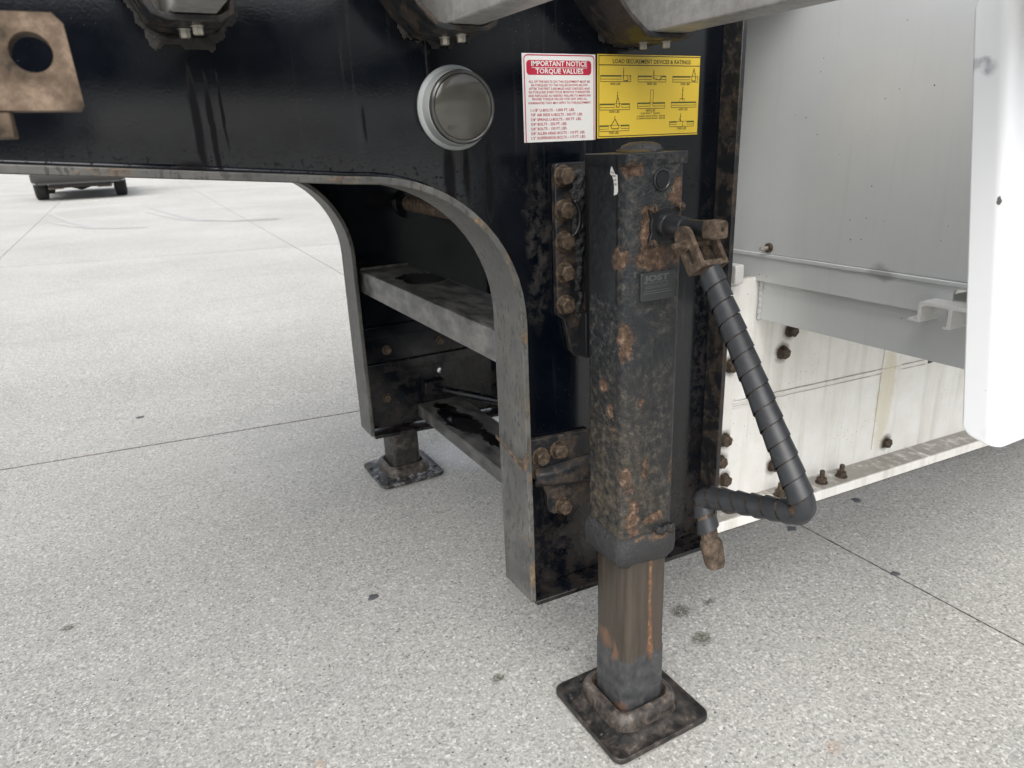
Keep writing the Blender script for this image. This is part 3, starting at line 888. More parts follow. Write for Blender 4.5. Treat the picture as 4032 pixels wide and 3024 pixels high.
# ================================================================== LAMP
lamp = thing('round_lamp', (0.489, 1.07, 1.149), 'round clear lamp in a grey surround on the black beam', 'lamp')
LC = (0.490, 1.0695, 1.149)
MB().lathe([(0.0615, 0), (0.0615, 0.003), (0.0595, 0.0055), (0.0560, 0.0075), (0.0545, 0.021), (0.0535, 0.025), (0.045, 0.026)], LC, (0, -1, 0), 64).build('surround', 'housing', lamp, smooth=True, angle=30)
ring = MB().lathe([(0.0525, 0.0245), (0.0530, 0.030), (0.0520, 0.0335), (0.0495, 0.0350), (0.0475, 0.0340), (0.0465, 0.0300), (0.0465, 0.0245)], LC, (0, -1, 0), 64).build('lens_ring', 'ring', lamp, smooth=True, angle=30)
lens = MB().lathe([(0.0464, 0.0285), (0.0464, 0.0330), (0.0445, 0.0340), (0.038, 0.0354), (0.028, 0.0364), (0.016, 0.0370), (0.006, 0.0372), (0.0, 0.0372)], LC, (0, -1, 0), 64, cap1=False).build('lens', 'lens', lamp, smooth=True, angle=50)
t_ = MB()
text(t_, 'BETTS', 0.462, 1.1185, LC[1] - 0.0362, width=0.021, size=0.0075, bold=0.01)
t_.build('embossed_name', 'emboss', lens)
sc_ = MB().lathe([(0.0035, 0), (0.0032, 0.0012), (0.0018, 0.0018), (0.0012, 0.001)], (0.4325, 1.0665, 1.149), (0, -1, 0), 16).build('screw', 'zinc', lamp, smooth=True, angle=40)
MB().lathe([(0.0035, 0), (0.0032, 0.0012), (0.0018, 0.0018), (0.0012, 0.001)], (0.5475, 1.0665, 1.149), (0, -1, 0), 16).build('screw', 'zinc', lamp, smooth=True, angle=40)

# ================================================================== DECALS
YD = YW - 0.0064
def decal_frame(tl, tr, bl):
    pass
dw = thing('torque_notice', (0.6825, YD, 1.094), 'white decal with red print headed IMPORTANT NOTICE TORQUE VALUES', 'decal')
wx0, wx1, wz0, wz1 = 0.6118, 0.7530, 1.0945, 1.2290
def WX(px): return wx0 + (px - 245) / 1248 * (wx1 - wx0)
def WZ(py): return wz1 - (py - 55) / 1505 * (wz1 - wz0)
MB().box(wx0, wx1, YD - .0008, YD, wz0, wz1).build('sheet', 'white', dw)
YI = YD - 0.0011
mb = MB()
o_ = [(WX(268), WZ(1560)), (WX(268), WZ(72 + 60))]
fr_o = [(WX(268), wz0 + .0002)] + [(WX(268 + 70) - (WX(338) - WX(268)) * math.cos(RAD(a)), WZ(142) + (WZ(72) - WZ(142)) * math.sin(RAD(a))) for a in range(0, 91, 15)] \
       + [(WX(1405) + (WX(1475) - WX(1405)) * math.sin(RAD(a)), WZ(142) + (WZ(72) - WZ(142)) * math.cos(RAD(a))) for a in range(0, 91, 15)] + [(WX(1475), wz0 + .0002)]
d_ = 0.0017
fr_i = [(WX(268) + d_, wz0 + .0002)] + [(WX(338) - (WX(338) - WX(268) - d_) * math.cos(RAD(a)), WZ(142) + (WZ(72) - WZ(142) - d_) * math.sin(RAD(a))) for a in range(0, 91, 15)] \
       + [(WX(1405) + (WX(1475) - WX(1405) - d_) * math.sin(RAD(a)), WZ(142) + (WZ(72) - WZ(142) - d_) * math.cos(RAD(a))) for a in range(0, 91, 15)] + [(WX(1475) - d_, wz0 + .0002)]
k_ = len(fr_o)
mb.poly([(x, YI, z) for x, z in fr_o] + [(x, YI, z) for x, z in fr_i], [(i, i + 1, k_ + i + 1, k_ + i) for i in range(k_ - 1)])
mb.build('border', 'red', dw)
mb = MB(); pts = rrect(WX(312), WX(1418), WZ(410), WZ(166), 0.0055)
mb.poly([(x, YI, z) for x, z in pts], [tuple(range(len(pts)))]); mb.build('title_panel', 'red', dw)
mb = MB()
text(mb, 'IMPORTANT NOTICE', WX(865), WZ(262), YI - .0003, width=WX(1340) - WX(390), size=0.0106, align='C', bold=0.022)
text(mb, 'TORQUE VALUES', WX(867), WZ(387), YI - .0003, width=WX(1275) - WX(460), size=0.0106, align='C', bold=0.022)
mb.poly([(WX(395), YI - .0003, WZ(294)), (WX(1342), YI - .0003, WZ(294)), (WX(1342), YI - .0003, WZ(286)), (WX(395), YI - .0003, WZ(286))], [(0, 1, 2, 3)])
mb.build('title_lettering', 'white', dw)
mb = MB()
for s_, x0, x1, zb_ in [('ALL OF THE BOLTS ON THIS EQUIPMENT MUST BE', 342, 1392, 542), ('RE-TORQUED TO THE VALUES SHOWN BELOW', 384, 1355, 601), ('AFTER THE FIRST 3,000 MILES AND CHECKED AND', 342, 1394, 661),
                       ('RE-TORQUED EVERY FOUR MONTHS THEREAFTER', 342, 1396, 720), ('AND REPLACED AS NEEDED. FAILURE TO MAINTAIN', 330, 1406, 781), ('PROPER TORQUE VALUES VOID ANY AND ALL', 396, 1348, 838),
                       ('WARRANTIES THAT MAY APPLY TO THIS EQUIPMENT.', 322, 1416, 904)]:
    text(mb, s_, WX(x0), WZ(zb_), YI, width=WX(x1) - WX(x0), size=0.0050, bold=0.012)
for s_, x1, zb_ in [('1-1/8" U-BOLTS - 1,000 FT. LBS.', 1118, 1030), ('7/8" AIR RIDE U-BOLTS - 500 FT. LBS.', 1262, 1110), ('7/8" SPRING U-BOLTS - 300 FT. LBS.', 1238, 1192),
                   ('3/4" BOLTS - 250 FT. LBS.', 982, 1271), ('5/8" BOLTS - 150 FT. LBS.', 982, 1351), ('5/8" ALLEN HEAD BOLTS - 110 FT. LBS.', 1305, 1431), ('1/2" SUSPENSION BOLTS - 115 FT. LBS.', 1312, 1511)]:
    text(mb, s_, WX(362), WZ(zb_), YI, width=WX(x1) - WX(362), size=0.0060, bold=0.014)
mb.build('lettering', 'red', dw)

dy = thing('load_rating_decal', (0.871, YD, 1.096), 'yellow decal headed LOAD SECUREMENT DEVICES and RATINGS with chain diagrams', 'decal')
yx0, yx1, yz0, yz1 = 0.7572, 0.9850, 1.0965, 1.2300
def YX(px): return yx0 + (px - 95) / 1900 * (yx1 - yx0)
def YZc(py): return yz1 - (py - 75) / 1525 * (yz1 - yz0)
MB().box(yx0, yx1, YD - .0008, YD, yz0, yz1).build('sheet', 'yellow', dy)
ink = MB()
def line(mb, x0, z0, x1, z1, w_, y=None):
    y = YI if y is None else y
    a = Vector((x0, z0)); b = Vector((x1, z1)); t = (b - a).normalized(); n_ = Vector((-t.y, t.x)) * w_ / 2
    mb.poly([(p.x, y, p.y) for p in (a - n_, b - n_, b + n_, a + n_)], [(0, 1, 2, 3)])
def yl(mb, x0, y0, x1, y1, w_=0.0007): line(mb, YX(x0), YZc(y0), YX(x1), YZc(y1), w_)
for q in ((120, 100, 1990, 100), (120, 1570, 1990, 1570), (120, 97, 120, 1573), (1990, 97, 1990, 1573), (120, 265, 1990, 265)):
    yl(ink, *q, 0.0012)
text(ink, 'LOAD SECUREMENT DEVICES & RATINGS', YX(358), YZc(232), YI, width=YX(1800) - YX(358), size=0.0092, bold=0.010)
for s_, xc, yb in [('4000 LBS', 405, 622), ('5000 LBS', 1070, 625), ('5500 LBS', 1705, 628), ('5500 LBS', 393, 1132), ('6600 LBS', 1055, 1122), ('6600 LBS', 1685, 1115), ('7000 LBS', 385, 1528), ('7000 LBS', 1670, 1490)]:
    text(ink, s_, YX(xc), YZc(yb), YI, width=YX(180) - YX(0), size=0.0056, align='C', bold=0.006)
text(ink, 'Lock-Rite™ System', YX(1053), YZc(1172), YI, width=YX(355) - YX(0), size=0.0054, align='C')
text(ink, 'LL SLIDING WINCH RATING - 5500 LBS', YX(1068), YZc(1222), YI, width=YX(530) - YX(0), size=0.0034, align='C', bold=0.012)
text(ink, 'LL SLIDING D-RING RATING - 6000 LBS', YX(1068), YZc(1266), YI, width=YX(535) - YX(0), size=0.0034, align='C', bold=0.012)
ink.build('lettering', 'ink', dy)
dia = MB(); grn = MB()
def rail_(x0, x1, y0, y1, gaps=()):
    yl(dia, x0, y0, x1, y0, .0006); yl(dia, x0, y1, x1, y1, .0008); yl(dia, x0, y0, x0, y1, .0006); yl(dia, x1, y0, x1, y1, .0006)
    segs = [(x0, x1)]
    for ga, gb in gaps:
        segs = [q for s0, s1 in segs for q in ((s0, min(s1, ga)), (max(s0, gb), s1)) if q[1] - q[0] > 8]
        yl(dia, ga, y0, ga, y0 + (y1 - y0) * .62, .0005); yl(dia, gb, y0, gb, y0 + (y1 - y0) * .62, .0005)
    for s0, s1 in segs:
        line(grn, YX(s0), YZc(y0 + 14), YX(s1), YZc(y0 + 14), .0017)
        yl(dia, s0, y0 + (y1 - y0) * .60, s1, y0 + (y1 - y0) * .60, .0007)
rail_(145, 682, 450, 562, [(508, 660)]); rail_(812, 1332, 455, 568, [(1062, 1250)]); rail_(1460, 1955, 460, 570, [(1795, 1950)])
rail_(137, 670, 965, 1078, [(392, 520)]); rail_(810, 1325, 955, 1065, [(1042, 1095)]); rail_(1448, 1940, 950, 1055)
rail_(135, 662, 1365, 1475, [(290, 515)]); rail_(1424, 1912, 1328, 1430, [(1562, 1772)])
chain = MB()
def links(pts, step=30, w_=0.0017, l_=0.0030):
    P = [Vector((YX(a), YZc(b))) for a, b in pts]
    for a, b in zip(P[:-1], P[1:]):
        n_ = max(1, int((b - a).length / 0.0034))
        for i in range(n_):
            c0 = a + (b - a) * ((i + .08) / n_); c1 = a + (b - a) * ((i + .92) / n_)
            line(chain, c0.x, c0.y, c1.x, c1.y, w_ * (1 if i % 2 else .62), YI - .0002)
links([(550, 315), (550, 545), (625, 545), (630, 490), (600, 440)])
links([(1100, 345), (1100, 510), (1230, 530), (1235, 460)])
links([(1873, 310), (1835, 470), (1835, 550), (1905, 550), (1905, 470), (1873, 310)])
links([(445, 740), (445, 850), (425, 950), (425, 1030), (480, 1030), (480, 950), (450, 850)])
links([(1665, 660), (1662, 920)])
links([(402, 1185), (402, 1250), (330, 1385), (345, 1430), (470, 1430), (475, 1385), (405, 1250)])
links([(1638, 1170), (1638, 1340)]); links([(1610, 1270), (1640, 1300)])
chain.build('chain_print', 'ink', dy, kind='stuff')
for q in ((1048, 717, 1105, 717), (1048, 717, 1044, 1020), (1105, 717, 1097, 1020), (1615, 885, 1700, 885), (1615, 885, 1615, 945), (1700, 885, 1700, 945), (1680, 1345, 1698, 1345), (1680, 1345, 1680, 1420), (1680, 1420, 1698, 1420)):
    yl(dia, *q, .0007)
dia.build('diagram_lines', 'ink', dy); grn.build('deck_bars', 'green', dy, kind='stuff')

# ================================================================== LANDING LEGS
def rsq(cx_, cy_, hx, hy, r, n=5):
    return rrect(cx_ - hx, cx_ + hx, cy_ - hy, cy_ + hy, r, n)
def build_leg(yc, s, label, near):
    """s=+1: camera side leg (front towards -y); s=-1: mirrored far leg"""
    root = thing('landing_leg', (0.731, yc, 0.0), label, 'landing gear', 'landing gear legs')
    F = lambda y: yc + s * (y - 0.922)
    cx_ = 0.725
    # outer tube
    mb = MB(); R = []
    for z in (0.40, 0.45, 0.6, 0.8, 1.0, 1.058):
        R.append([(x, F(y), z) for x, y in rsq(cx_, 0.922, 0.057, 0.057, 0.019)])
    mb.rings(R); tube = mb.build('outer_tube', 'leg', root, smooth=True, angle=50)
    mb = MB()
    mb.rings([[(x, F(y), z) for x, y in rsq(cx_, 0.922, h, h, 0.008)] for h, z in ((0.0575, 1.0565), (0.0585, 1.058), (0.0585, 1.0735), (0.0575, 1.0745))])
    mb.build('top_cap', 'leg', root, smooth=True, angle=40)
    # collar: sagging rubber-like band of grease and scale
    mb = MB(); R = []
    prof = [(0.0575, 0.432), (0.061, 0.429), (0.0655, 0.418), (0.0665, 0.400), (0.065, 0.384), (0.060, 0.375), (0.053, 0.373)]
    for h, z in prof:
        ring_ = []
        for x, y in rsq(cx_, 0.922, h, h, 0.024, 9):
            dz = 0.010 * mnoise.noise((x * 18, y * 18, 5)) + 0.003 * mnoise.noise((x * 90, y * 90, z * 90))
            g = 0.0015 * mnoise.noise((x * 120, y * 120, z * 120))
            ring_.append((x + g, F(y + g), z + dz - (0.014 if y < 0.89 and x < 0.75 else 0.0) * (0.75 - x) / 0.08 if False else z + dz))
        R.append(ring_)
    mb.rings(R); mb.build('collar', 'grease' if not near else 'collar', root, smooth=True)
    # inner tube
    mb = MB()
    R = [[(x, F(y), z) for x, y in rsq(0.731, 0.922, h, h, 0.017)] for h, z in ((0.049, 0.40), (0.049, 0.17), (0.0505, 0.160), (0.0505, 0.03))]
    mb.rings(R); mb.build('inner_tube', 'inner' if near else 'pad', root, smooth=True, angle=50)
    # foot
    mb = MB(); R = []
    for h, r, z in ((0.079, 0.036, 0.0205), (0.078, 0.036, 0.034), (0.073, 0.033, 0.047), (0.067, 0.029, 0.0525), (0.0600, 0.024, 0.0530), (0.0585, 0.022, 0.051), (0.0535, 0.018, 0.034)):
        R.append([(x, F(y), z) for x, y in rsq(0.731, 0.922, h, h, r, 7)])
    mb.rings(R); boss = mb.build('socket', 'socket', root, smooth=True, angle=48)
    mb = MB(); R = []
    for h, r, z in ((0.109, 0.018, 0.003), (0.1135, 0.02, 0.007), (0.1135, 0.02, 0.0150), (0.1115, 0.019, 0.0175), (0.105, 0.018, 0.0145), (0.090, 0.034, 0.0165), (0.084, 0.036, 0.0215), (0.070, 0.03, 0.0235)):
        R.append([(x, F(y), z + 0.0015 * mnoise.noise((x * 25, y * 25, 2))) for x, y in rsq(0.731, 0.918, h, h, r, 7)])
    mb.rings(R); mb.build('foot_plate', 'pad' if near else 'padpow', root, smooth=True, angle=50)
    # crumbs of grease on the plate
    for i in range(10 if near else 6):
        a = random.uniform(0, 6.28); rr = random.uniform(0.085, 0.10)
        x = 0.731 + max(-.1, min(.1, rr * 1.3 * math.cos(a))); y = 0.918 + max(-.1, min(.1, rr * 1.3 * math.sin(a)))
        if max(abs(x - .731), abs(y - .918)) < .084: continue
        mb = MB(); n = 7
        mb.rings([[(x + q * random.uniform(.6, 1) * math.cos(t), F(y + q * random.uniform(.6, 1) * math.sin(t)), z) for t in [6.28 * k / n for k in range(n)]] for q, z in ((0.0075, 0.0150), (0.006, 0.0185), (0.003, 0.0205))])
        mb.build('grease_lump', 'grease', root, smooth=True)
    # wing brackets to the post web
    yw = 1.0695
    for sx in (-1, 1):
        if sx < 0:
            pts = [(0.662, 1.052), (0.664, 1.058), (0.672, 1.060), (0.728, 1.060), (0.728, 0.716), (0.700, 0.716), (0.690, 0.728), (0.676, 0.79), (0.664, 0.797), (0.662, 0.803)]
        else:
            pts = [(0.722, 1.06), (0.78, 1.06), (0.788, 1.05), (0.788, 0.80), (0.78, 0.79), (0.722, 0.72)]
        mb = MB().prism(pts, ((0, F(yw), 0), (1, 0, 0), (0, 0, 1), (0, -s, 0)), 0.0, 0.013)
        wing = mb.build('wing_plate', 'brust', root, bevel=.0015)
        if sx < 0:
            for k, z in enumerate((1.039, 0.982, 0.929, 0.875, 0.817)):
                hexbolt((0.6775, F(yw - .013), z), (0, -s, 0), 0.0265, 'bolt', 'bolt', wing, rot=0.4 + k * 0.7)
    MB().box(0.7225, 0.7275, min(F(0.9795), F(1.0565)), max(F(0.9795), F(1.0565)), 0.715, 1.055).build('bracket_rib', 'darkpaint', root, bevel=.001)
    if near:
        # side lip on the wing and triangular gusset edge
        MB().box(0.7085, 0.7215, 1.035, 1.0562, 0.716, 0.80).build('gusset_fold', 'darkpaint', root, bevel=.0015)
        crust('grease_smear', 'grease', root, [(0.690, 1.05), (0.722, 1.05), (0.722, 0.745), (0.700, 0.80), (0.694, 0.9)], 1.0568, 0.012, 0.0026, seed=31, edge=.010)
        # curved lifting lug between second and third bolt
        lug = [(0.6905 + 0.017 * math.cos(RAD(a)), 1.050, 0.968 + 0.030 * math.sin(RAD(a))) for a in range(75, -90, -15)]
        lug += [(0.684, 1.048, 0.934), (0.680, 1.050, 0.926)]
        MB().tube(lug, 0.0035, 8).build('lug', 'darkpaint', root, smooth=True)
    # lower bracket
    P = [(0.594, 0.565), (0.599, 0.571), (0.735, 0.561), (0.735, 0.402), (0.664, 0.3985), (0.648, 0.401), (0.636, 0.410), (0.632, 0.424), (0.631, 0.450), (0.624, 0.468), (0.603, 0.490), (0.597, 0.505)]
    mb = MB().prism(P, ((0, F(yw), 0), (1, 0, 0), (0, 0, 1), (0, -s, 0)), 0.0, 0.012)
    lb = mb.build('lower_bracket', 'brust', root, bevel=.002)
    mb = MB(); R = []
    for x, h in ((0.604, 0.010), (0.64, 0.016), (0.70, 0.018), (0.735, 0.018)):
        zt, zb_ = 0.512, 0.448 + (0.735 - x) * .18
        R.append([(x, F(yw - .0118), zt), (x, F(yw - .0118 - h), zt - .012), (x, F(yw - .0118 - h), zb_ + .012), (x, F(yw - .0118), zb_)])
    mb.rings(R); mb.build('bracket_fold', 'brust', lb, bevel=.003)
    for x, z in ((0.6175, 0.534), (0.658, 0.538), (0.666, 0.416)):
        hexbolt((x, F(yw - .012), z), (0, -s, 0), 0.0265, 'bolt', 'bolt', lb, rot=x * 40)
    if not near: return root
    # ---- gearbox side details on the front face
    yf = 0.865
    dome = MB().lathe([(0.034, 0.0), (0.034, 0.004), (0.030, 0.010), (0.018, 0.0145), (0.0, 0.0155)], (0.742, 0.930, 1.0745), (0, 0, 1), 24, cap1=False).build('top_dome', 'grease', root, smooth=True, angle=60)
    MB().lathe([(0.0355, 0.0), (0.0355, 0.0035), (0.0335, 0.0038)], (0.739, 0.932, 1.0748), (0, 0, 1), 24).build('yellow_seal', 'yellowdull', dome, smooth=True, angle=40)
    MB().lathe([(0.0165, 0), (0.0165, 0.0025), (0.014, 0.0035), (0.0125, 0.002), (0.0118, 0.002), (0.0115, 0.0032), (0.004, 0.0038), (0, 0.0038)], (0.730, yf, 1.035), (0, -1, 0), 32, cap1=False).build('plug', 'darkpaint', root, smooth=True, angle=30)
    # cover flange with four lobes
    c0 = Vector((0.735, 0.968))
    pts = []
    for k in range(64):
        t = 2 * math.pi * k / 64
        r = 0.0225 + 0.0125 * max(0, math.cos(4 * (t - RAD(45)))) ** 1.3 + 0.004
        pts.append((c0.x + r * 1.02 * math.cos(t), c0.y + r * math.sin(t)))
    MB().prism(pts, XZ(yf), 0.0, 0.006).build('gear_cover', 'darkpaint', root, bevel=.001)
    for sx in (-1, 1):
        for sz in (-1, 1):
            hexbolt((c0.x + sx * 0.0262, yf - .006, c0.y + sz * 0.0262), (0, -1, 0), 0.012, 'bolt', 'bolt', root, washer=False, shank=0.004, rot=sx + sz * .5, h=.0085)
    MB().lathe([(0.0185, 0.0), (0.0180, 0.010), (0.0165, 0.012), (0.0163, 0.038), (0.0150, 0.042), (0.0150, 0.0445), (0.0125, 0.046)], (c0.x, yf - .005, c0.y), (0, -1, 0), 32).build('shaft_hub', 'darkpaint', root, smooth=True, angle=35)
    # name plate
    npt = rrect(0.692, 0.759, 0.8525, 0.8975, 0.004, 4)
    pl = MB().prism(npt, XZ(yf), 0.0, 0.0045).build('name_plate', 'plate', root, bevel=.0008)
    mb = MB()
    text(mb, 'JOST', 0.697, 0.8845, yf - .0049, width=0.050, size=0.0125, bold=0.05)
    text(mb, 'INTERNATIONAL', 0.7015, 0.8795, yf - .0049, width=0.045, size=0.0046, bold=0.01)
    for z, a, b in ((0.8755, .70, .748), (0.8730, .70, .744), (0.8680, .698, .75)):
        mb.poly([(a, yf - .0049, z), (b, yf - .0049, z), (b, yf - .0049, z + .0009), (a, yf - .0049, z + .0009)], [(0, 1, 2, 3)])
    mb.poly([(.6955, yf - .0049, .8645), (.7545, yf - .0049, .8645), (.7545, yf - .0049, .8655), (.6955, yf - .0049, .8655)], [(0, 1, 2, 3)])
    mb.build('plate_lettering', 'platelet', pl)
    # remnant of a torn white sticker on the left face
    mb = MB()
    pts = [(0.9055, 1.0575), (0.9035, 1.0555), (0.8965, 1.0455), (0.8905, 1.0445), (0.8905, 1.0415), (0.8895, 1.0305), (0.8885, 1.0215), (0.8910, 1.0165), (0.8990, 1.0145), (0.8985, 1.0255), (0.9000, 1.0355), (0.9035, 1.0425), (0.9090, 1.0455), (0.9085, 1.0500)]
    mb.poly([(0.6674, y, z) for y, z in pts], [tuple(range(len(pts)))])
    stk = mb.build('torn_sticker', 'white', root)
    mb = MB()
    frs = ((0.6671, 0, 0), (0, -1, 0), (0, 0, 1))
    for s_, y, z in (('TE B', -0.9075, 1.0465), ('TING', -0.9045, 1.0415), ('AYS', -0.9000, 1.0355), ('USE', -0.8985, 1.0295)):
        text(mb, s_, y, z, 0, size=0.0042, fr=frs, bold=0.01)
    mb.build('sticker_lettering', 'ink', stk)
    return root

def mat_collar():
    n = NB('crusted_collar')
    f = n.noise(160, 7, 0.7)
    c = n.ramp(f, [(0.3, (0.014, 0.014, 0.015)), (0.6, (0.034, 0.034, 0.035)), (0.85, (0.085, 0.08, 0.07))])
    wv = n.warp(0.03, 50, 5)
    rm = n.blobs([((0.745, 0.857, 0.425), (0.03, 0.02, 0.010)), ((0.758, 0.857, 0.435), (0.014, 0.02, 0.012)), ((0.70, 0.857, 0.428), (0.02, 0.02, 0.005))], wv, 0.6, 1.0)
    c = n.mix(n.mth('MULTIPLY', rm, 0.8), c, n.ramp(n.noise(130, 5), [(0.35, (0.04, 0.024, 0.016)), (0.65, (0.17, 0.10, 0.05))]))
    return n.out(c, n.mr(f, 0.3, 0.7, 0.42, 0.65), 0.0, n.bump(f, 0.9, 0.004))
M['collar'] = mat_collar()
def mat_socket():
    n = NB('scraped_socket')
    f = n.noise(48, 6, 0.68)
    c = n.ramp(f, [(0.36, (0.014, 0.012, 0.011)), (0.48, (0.040, 0.033, 0.028)), (0.58, (0.085, 0.068, 0.056)), (0.70, (0.16, 0.145, 0.135))])
    return n.out(c, n.mr(f, 0.35, 0.65, 0.30, 0.6), 0.0, n.bump(f, 0.7, 0.003), 0.5)
M['socket'] = mat_socket()
M['yellowdull'] = plain('faded_yellow_seal', (0.075, 0.052, 0.018), 0.7)
leg1 = build_leg(0.922, 1, 'near landing gear leg, tall rust-patched square tube on a greasy foot plate', True)
leg2 = build_leg(2.211, -1, 'far landing gear leg with powdered foot plate beyond the black posts', False)
# flaking scale above the collar
for i in range(7):
    x = 0.742 + i * .0055; mb = MB(); n = 6
    z0 = 0.424 + random.uniform(0, .006)
    mb.rings([[(x + q * math.cos(t) * random.uniform(.6, 1.2), yy, z0 + .004 + q * 1.5 * math.sin(t) * random.uniform(.6, 1.2)) for t in [6.28 * k / n for k in range(n)]] for q, yy in ((0.007, 0.868), (0.0065, 0.859), (0.003, 0.8555))])
    mb.build('rust_scale', 'brust', leg1)

# ================================================================== CRANK HANDLE
HX = 0.735
ck = thing('crank_handle', (HX, 0.72, 0.44), 'grey spiral-wrapped crank handle hanging beside the near landing leg', 'crank handle')
piv = Vector((HX, 0.792, 0.957)); kn = Vector((HX, 0.554, 0.612)); el = Vector((HX, 0.752, 0.553)); en = Vector((HX, 0.712, 0.443))
MB().tube([(HX, 0.822, 0.968), (HX, 0.80, 0.9685), (HX, 0.765, 0.970)], [0.0122, 0.0122, 0.0120], 20).build('drive_shaft', 'darkpaint', ck, smooth=True, angle=40)
def sqr(y, h, r=.004): return [(x, y, z) for x, z in rrect(HX - h, HX + h, 0.970 - h, 0.970 + h, r, 4)]
MB().rings([sqr(0.766, .0120), sqr(0.764, .0128), sqr(0.744, .0128), sqr(0.740, .0112)]).build('shaft_end', 'rust', ck, smooth=True, angle=35)
MB().lathe([(0.0030, 0), (0.0030, 0.0006), (0.0, 0.0006)], (HX + .001, 0.7399, 0.971), (0, -1, 0), 14, cap1=False).build('centre_hole', 'ink', ck)
d = (kn - piv).normalized()                      # along the handle
e_ = Vector((0, d.z, -d.y)) * -1                 # across, in the handle plane
if e_.z < 0: e_ = -e_
X_ = Vector((1, 0, 0))
# yoke: two cheeks and a bridge
Lb = 0.054
def stadium(r, a, b, n=10):
    P = [(a + r * math.cos(t), r * math.sin(t)) for t in [RAD(90 + 180 * i / n) for i in range(n + 1)]]
    return P + [(b, -r), (b, r)]
for sx in (-1, 1):
    slot = [(0.010 + .0048 * math.cos(t), .0048 * math.sin(t)) for t in [RAD(90 + 180 * i / 8) for i in range(9)]] + [(0.038 + .0048 * math.cos(t), .0048 * math.sin(t)) for t in [RAD(-90 + 180 * i / 8) for i in range(9)]]
    fr = (piv + X_ * sx * 0.0215, d, e_, X_)
    from_curve([stadium(0.0165, 0.0, Lb), slot], 0.0075, fr).build('yoke_cheek', 'rust', ck, bevel=.0014)
MB().prism([(-.0176, -.0165), (.0176, -.0165), (.0176, .0165), (-.0176, .0165)], (piv, X_, e_, d), Lb - .009, Lb - .0002).build('yoke_bridge', 'rust', ck, bevel=.001)
pb = MB().tube([piv + d * .0115 - X_ * .047, piv + d * .0115 + X_ * .036], .0042, 12).build('pin', 'rust', ck, smooth=True, angle=40)
hexbolt(piv + d * .0115 - X_ * .0255, -X_, 0.0135, 'pin_nut', 'rust', pb, rot=.3)
hexbolt(piv + d * .0115 + X_ * .0255, X_, 0.0135, 'pin_head', 'rust', pb, rot=.2)
# core tube
def rounded(pts, r, n=7):
    out_ = [pts[0]]
    for i in range(1, len(pts) - 1):
        a, b, c = pts[i - 1], pts[i], pts[i + 1]
        u = (a - b).normalized(); v = (c - b).normalized()
        ang = u.angle(v); t = min(r / math.tan(ang / 2), (a - b).length * .45, (c - b).length * .45)
        p0 = b + u * t; p1 = b + v * t
        for k in range(n + 1):
            s_ = k / n
            out_.append(p0 * (1 - s_) ** 2 + b * 2 * s_ * (1 - s_) + p1 * s_ ** 2)
    return out_ + [pts[-1]]
st_ = piv + d * (Lb - .004)
core = rounded([st_, kn, el, el + (en - el) * .62], 0.022)
MB().tube(core, 0.0138, 16).build('steel_tube', 'rust', ck, smooth=True, angle=60)
tip = MB().tube([el + (en - el) * .55, el + (en - el) * .62, el + (en - el) * .66, el + (en - el) * .95, en], [0.0100, 0.0122, 0.0128, 0.0112, 0.0075], 18).build('grip_end', 'rustred', ck, smooth=True, angle=50) if False else None
def sample(path):
    L = [0.0]
    for a, b in zip(path[:-1], path[1:]): L.append(L[-1] + (b - a).length)
    def at(s_):
        s_ = max(0, min(L[-1] - 1e-6, s_))
        for i in range(len(L) - 1):
            if s_ <= L[i + 1]:
                f = (s_ - L[i]) / max(L[i + 1] - L[i], 1e-9)
                t = (path[i + 1] - path[i]).normalized()
                return path[i].lerp(path[i + 1], f), t
        return path[-1], (path[-1] - path[-2]).normalized()
    return at, L[-1]
def wrap(path, s0, s1, pitch, r, width, name, phase=0.0, flare=0.0016, tilt=0.0):
    at, L = sample(path)
    mb = MB()
    turns = (s1 - s0) / pitch; n = int(turns * 22)
    NW = 4
    prev = None
    for i in range(n + 1):
        f = i / 22.0
        sb = s0 + f * pitch
        a = 2 * math.pi * f + phase
        row = []
        for j in range(NW):
            wj = j / (NW - 1)
            p, t = at(sb + (wj - .5) * width)
            nn = t.cross(X_).normalized()
            rr = r + flare * wj + 0.0004 * mnoise.noise((f * 3, wj, 2))
            row.append(p + (X_ * math.cos(a) + nn * math.sin(a)) * rr)
        b0 = len(mb.v); mb.v += row
        if prev is not None:
            for j in range(NW - 1):
                mb.f.append((prev + j, prev + j + 1, b0 + j + 1, b0 + j))
        prev = b0
    return mb.build(name, 'wrap', ck, smooth=True)
_, LT = sample(core)
l1 = (kn - st_).length
wrap(core, 0.012, l1 - .006, 0.0262, 0.0170, 0.0249, 'spiral_wrap', phase=0.6, flare=0.0016)
wrap(core, l1 + .002, LT - .016, 0.0275, 0.0158, 0.0215, 'spiral_wrap', phase=1.3, flare=0.0024)
M['rustred'] = mat_rust('red_rusted_steel', 0.95, 60)
MB().tube([el + (en - el) * .60, el + (en - el) * .64, el + (en - el) * .67, el + (en - el) * .93, en], [0.0145, 0.0170, 0.0180, 0.0162, 0.0135], 18).build('grip_end', 'rustred', ck, smooth=True, angle=50)

def mat_extr():
    n = NB('mill_aluminium')
    s1 = n.noise(1.0, 5, 0.6, vec=n.scale(n.P, (8, 200, 200)))
    c = n.mix(s1, (0.58, 0.575, 0.56), (0.74, 0.735, 0.72))
    return n.out(c, 0.42, 0.2, n.bump(s1, 0.1, 0.001))
M['extr'] = mat_extr()
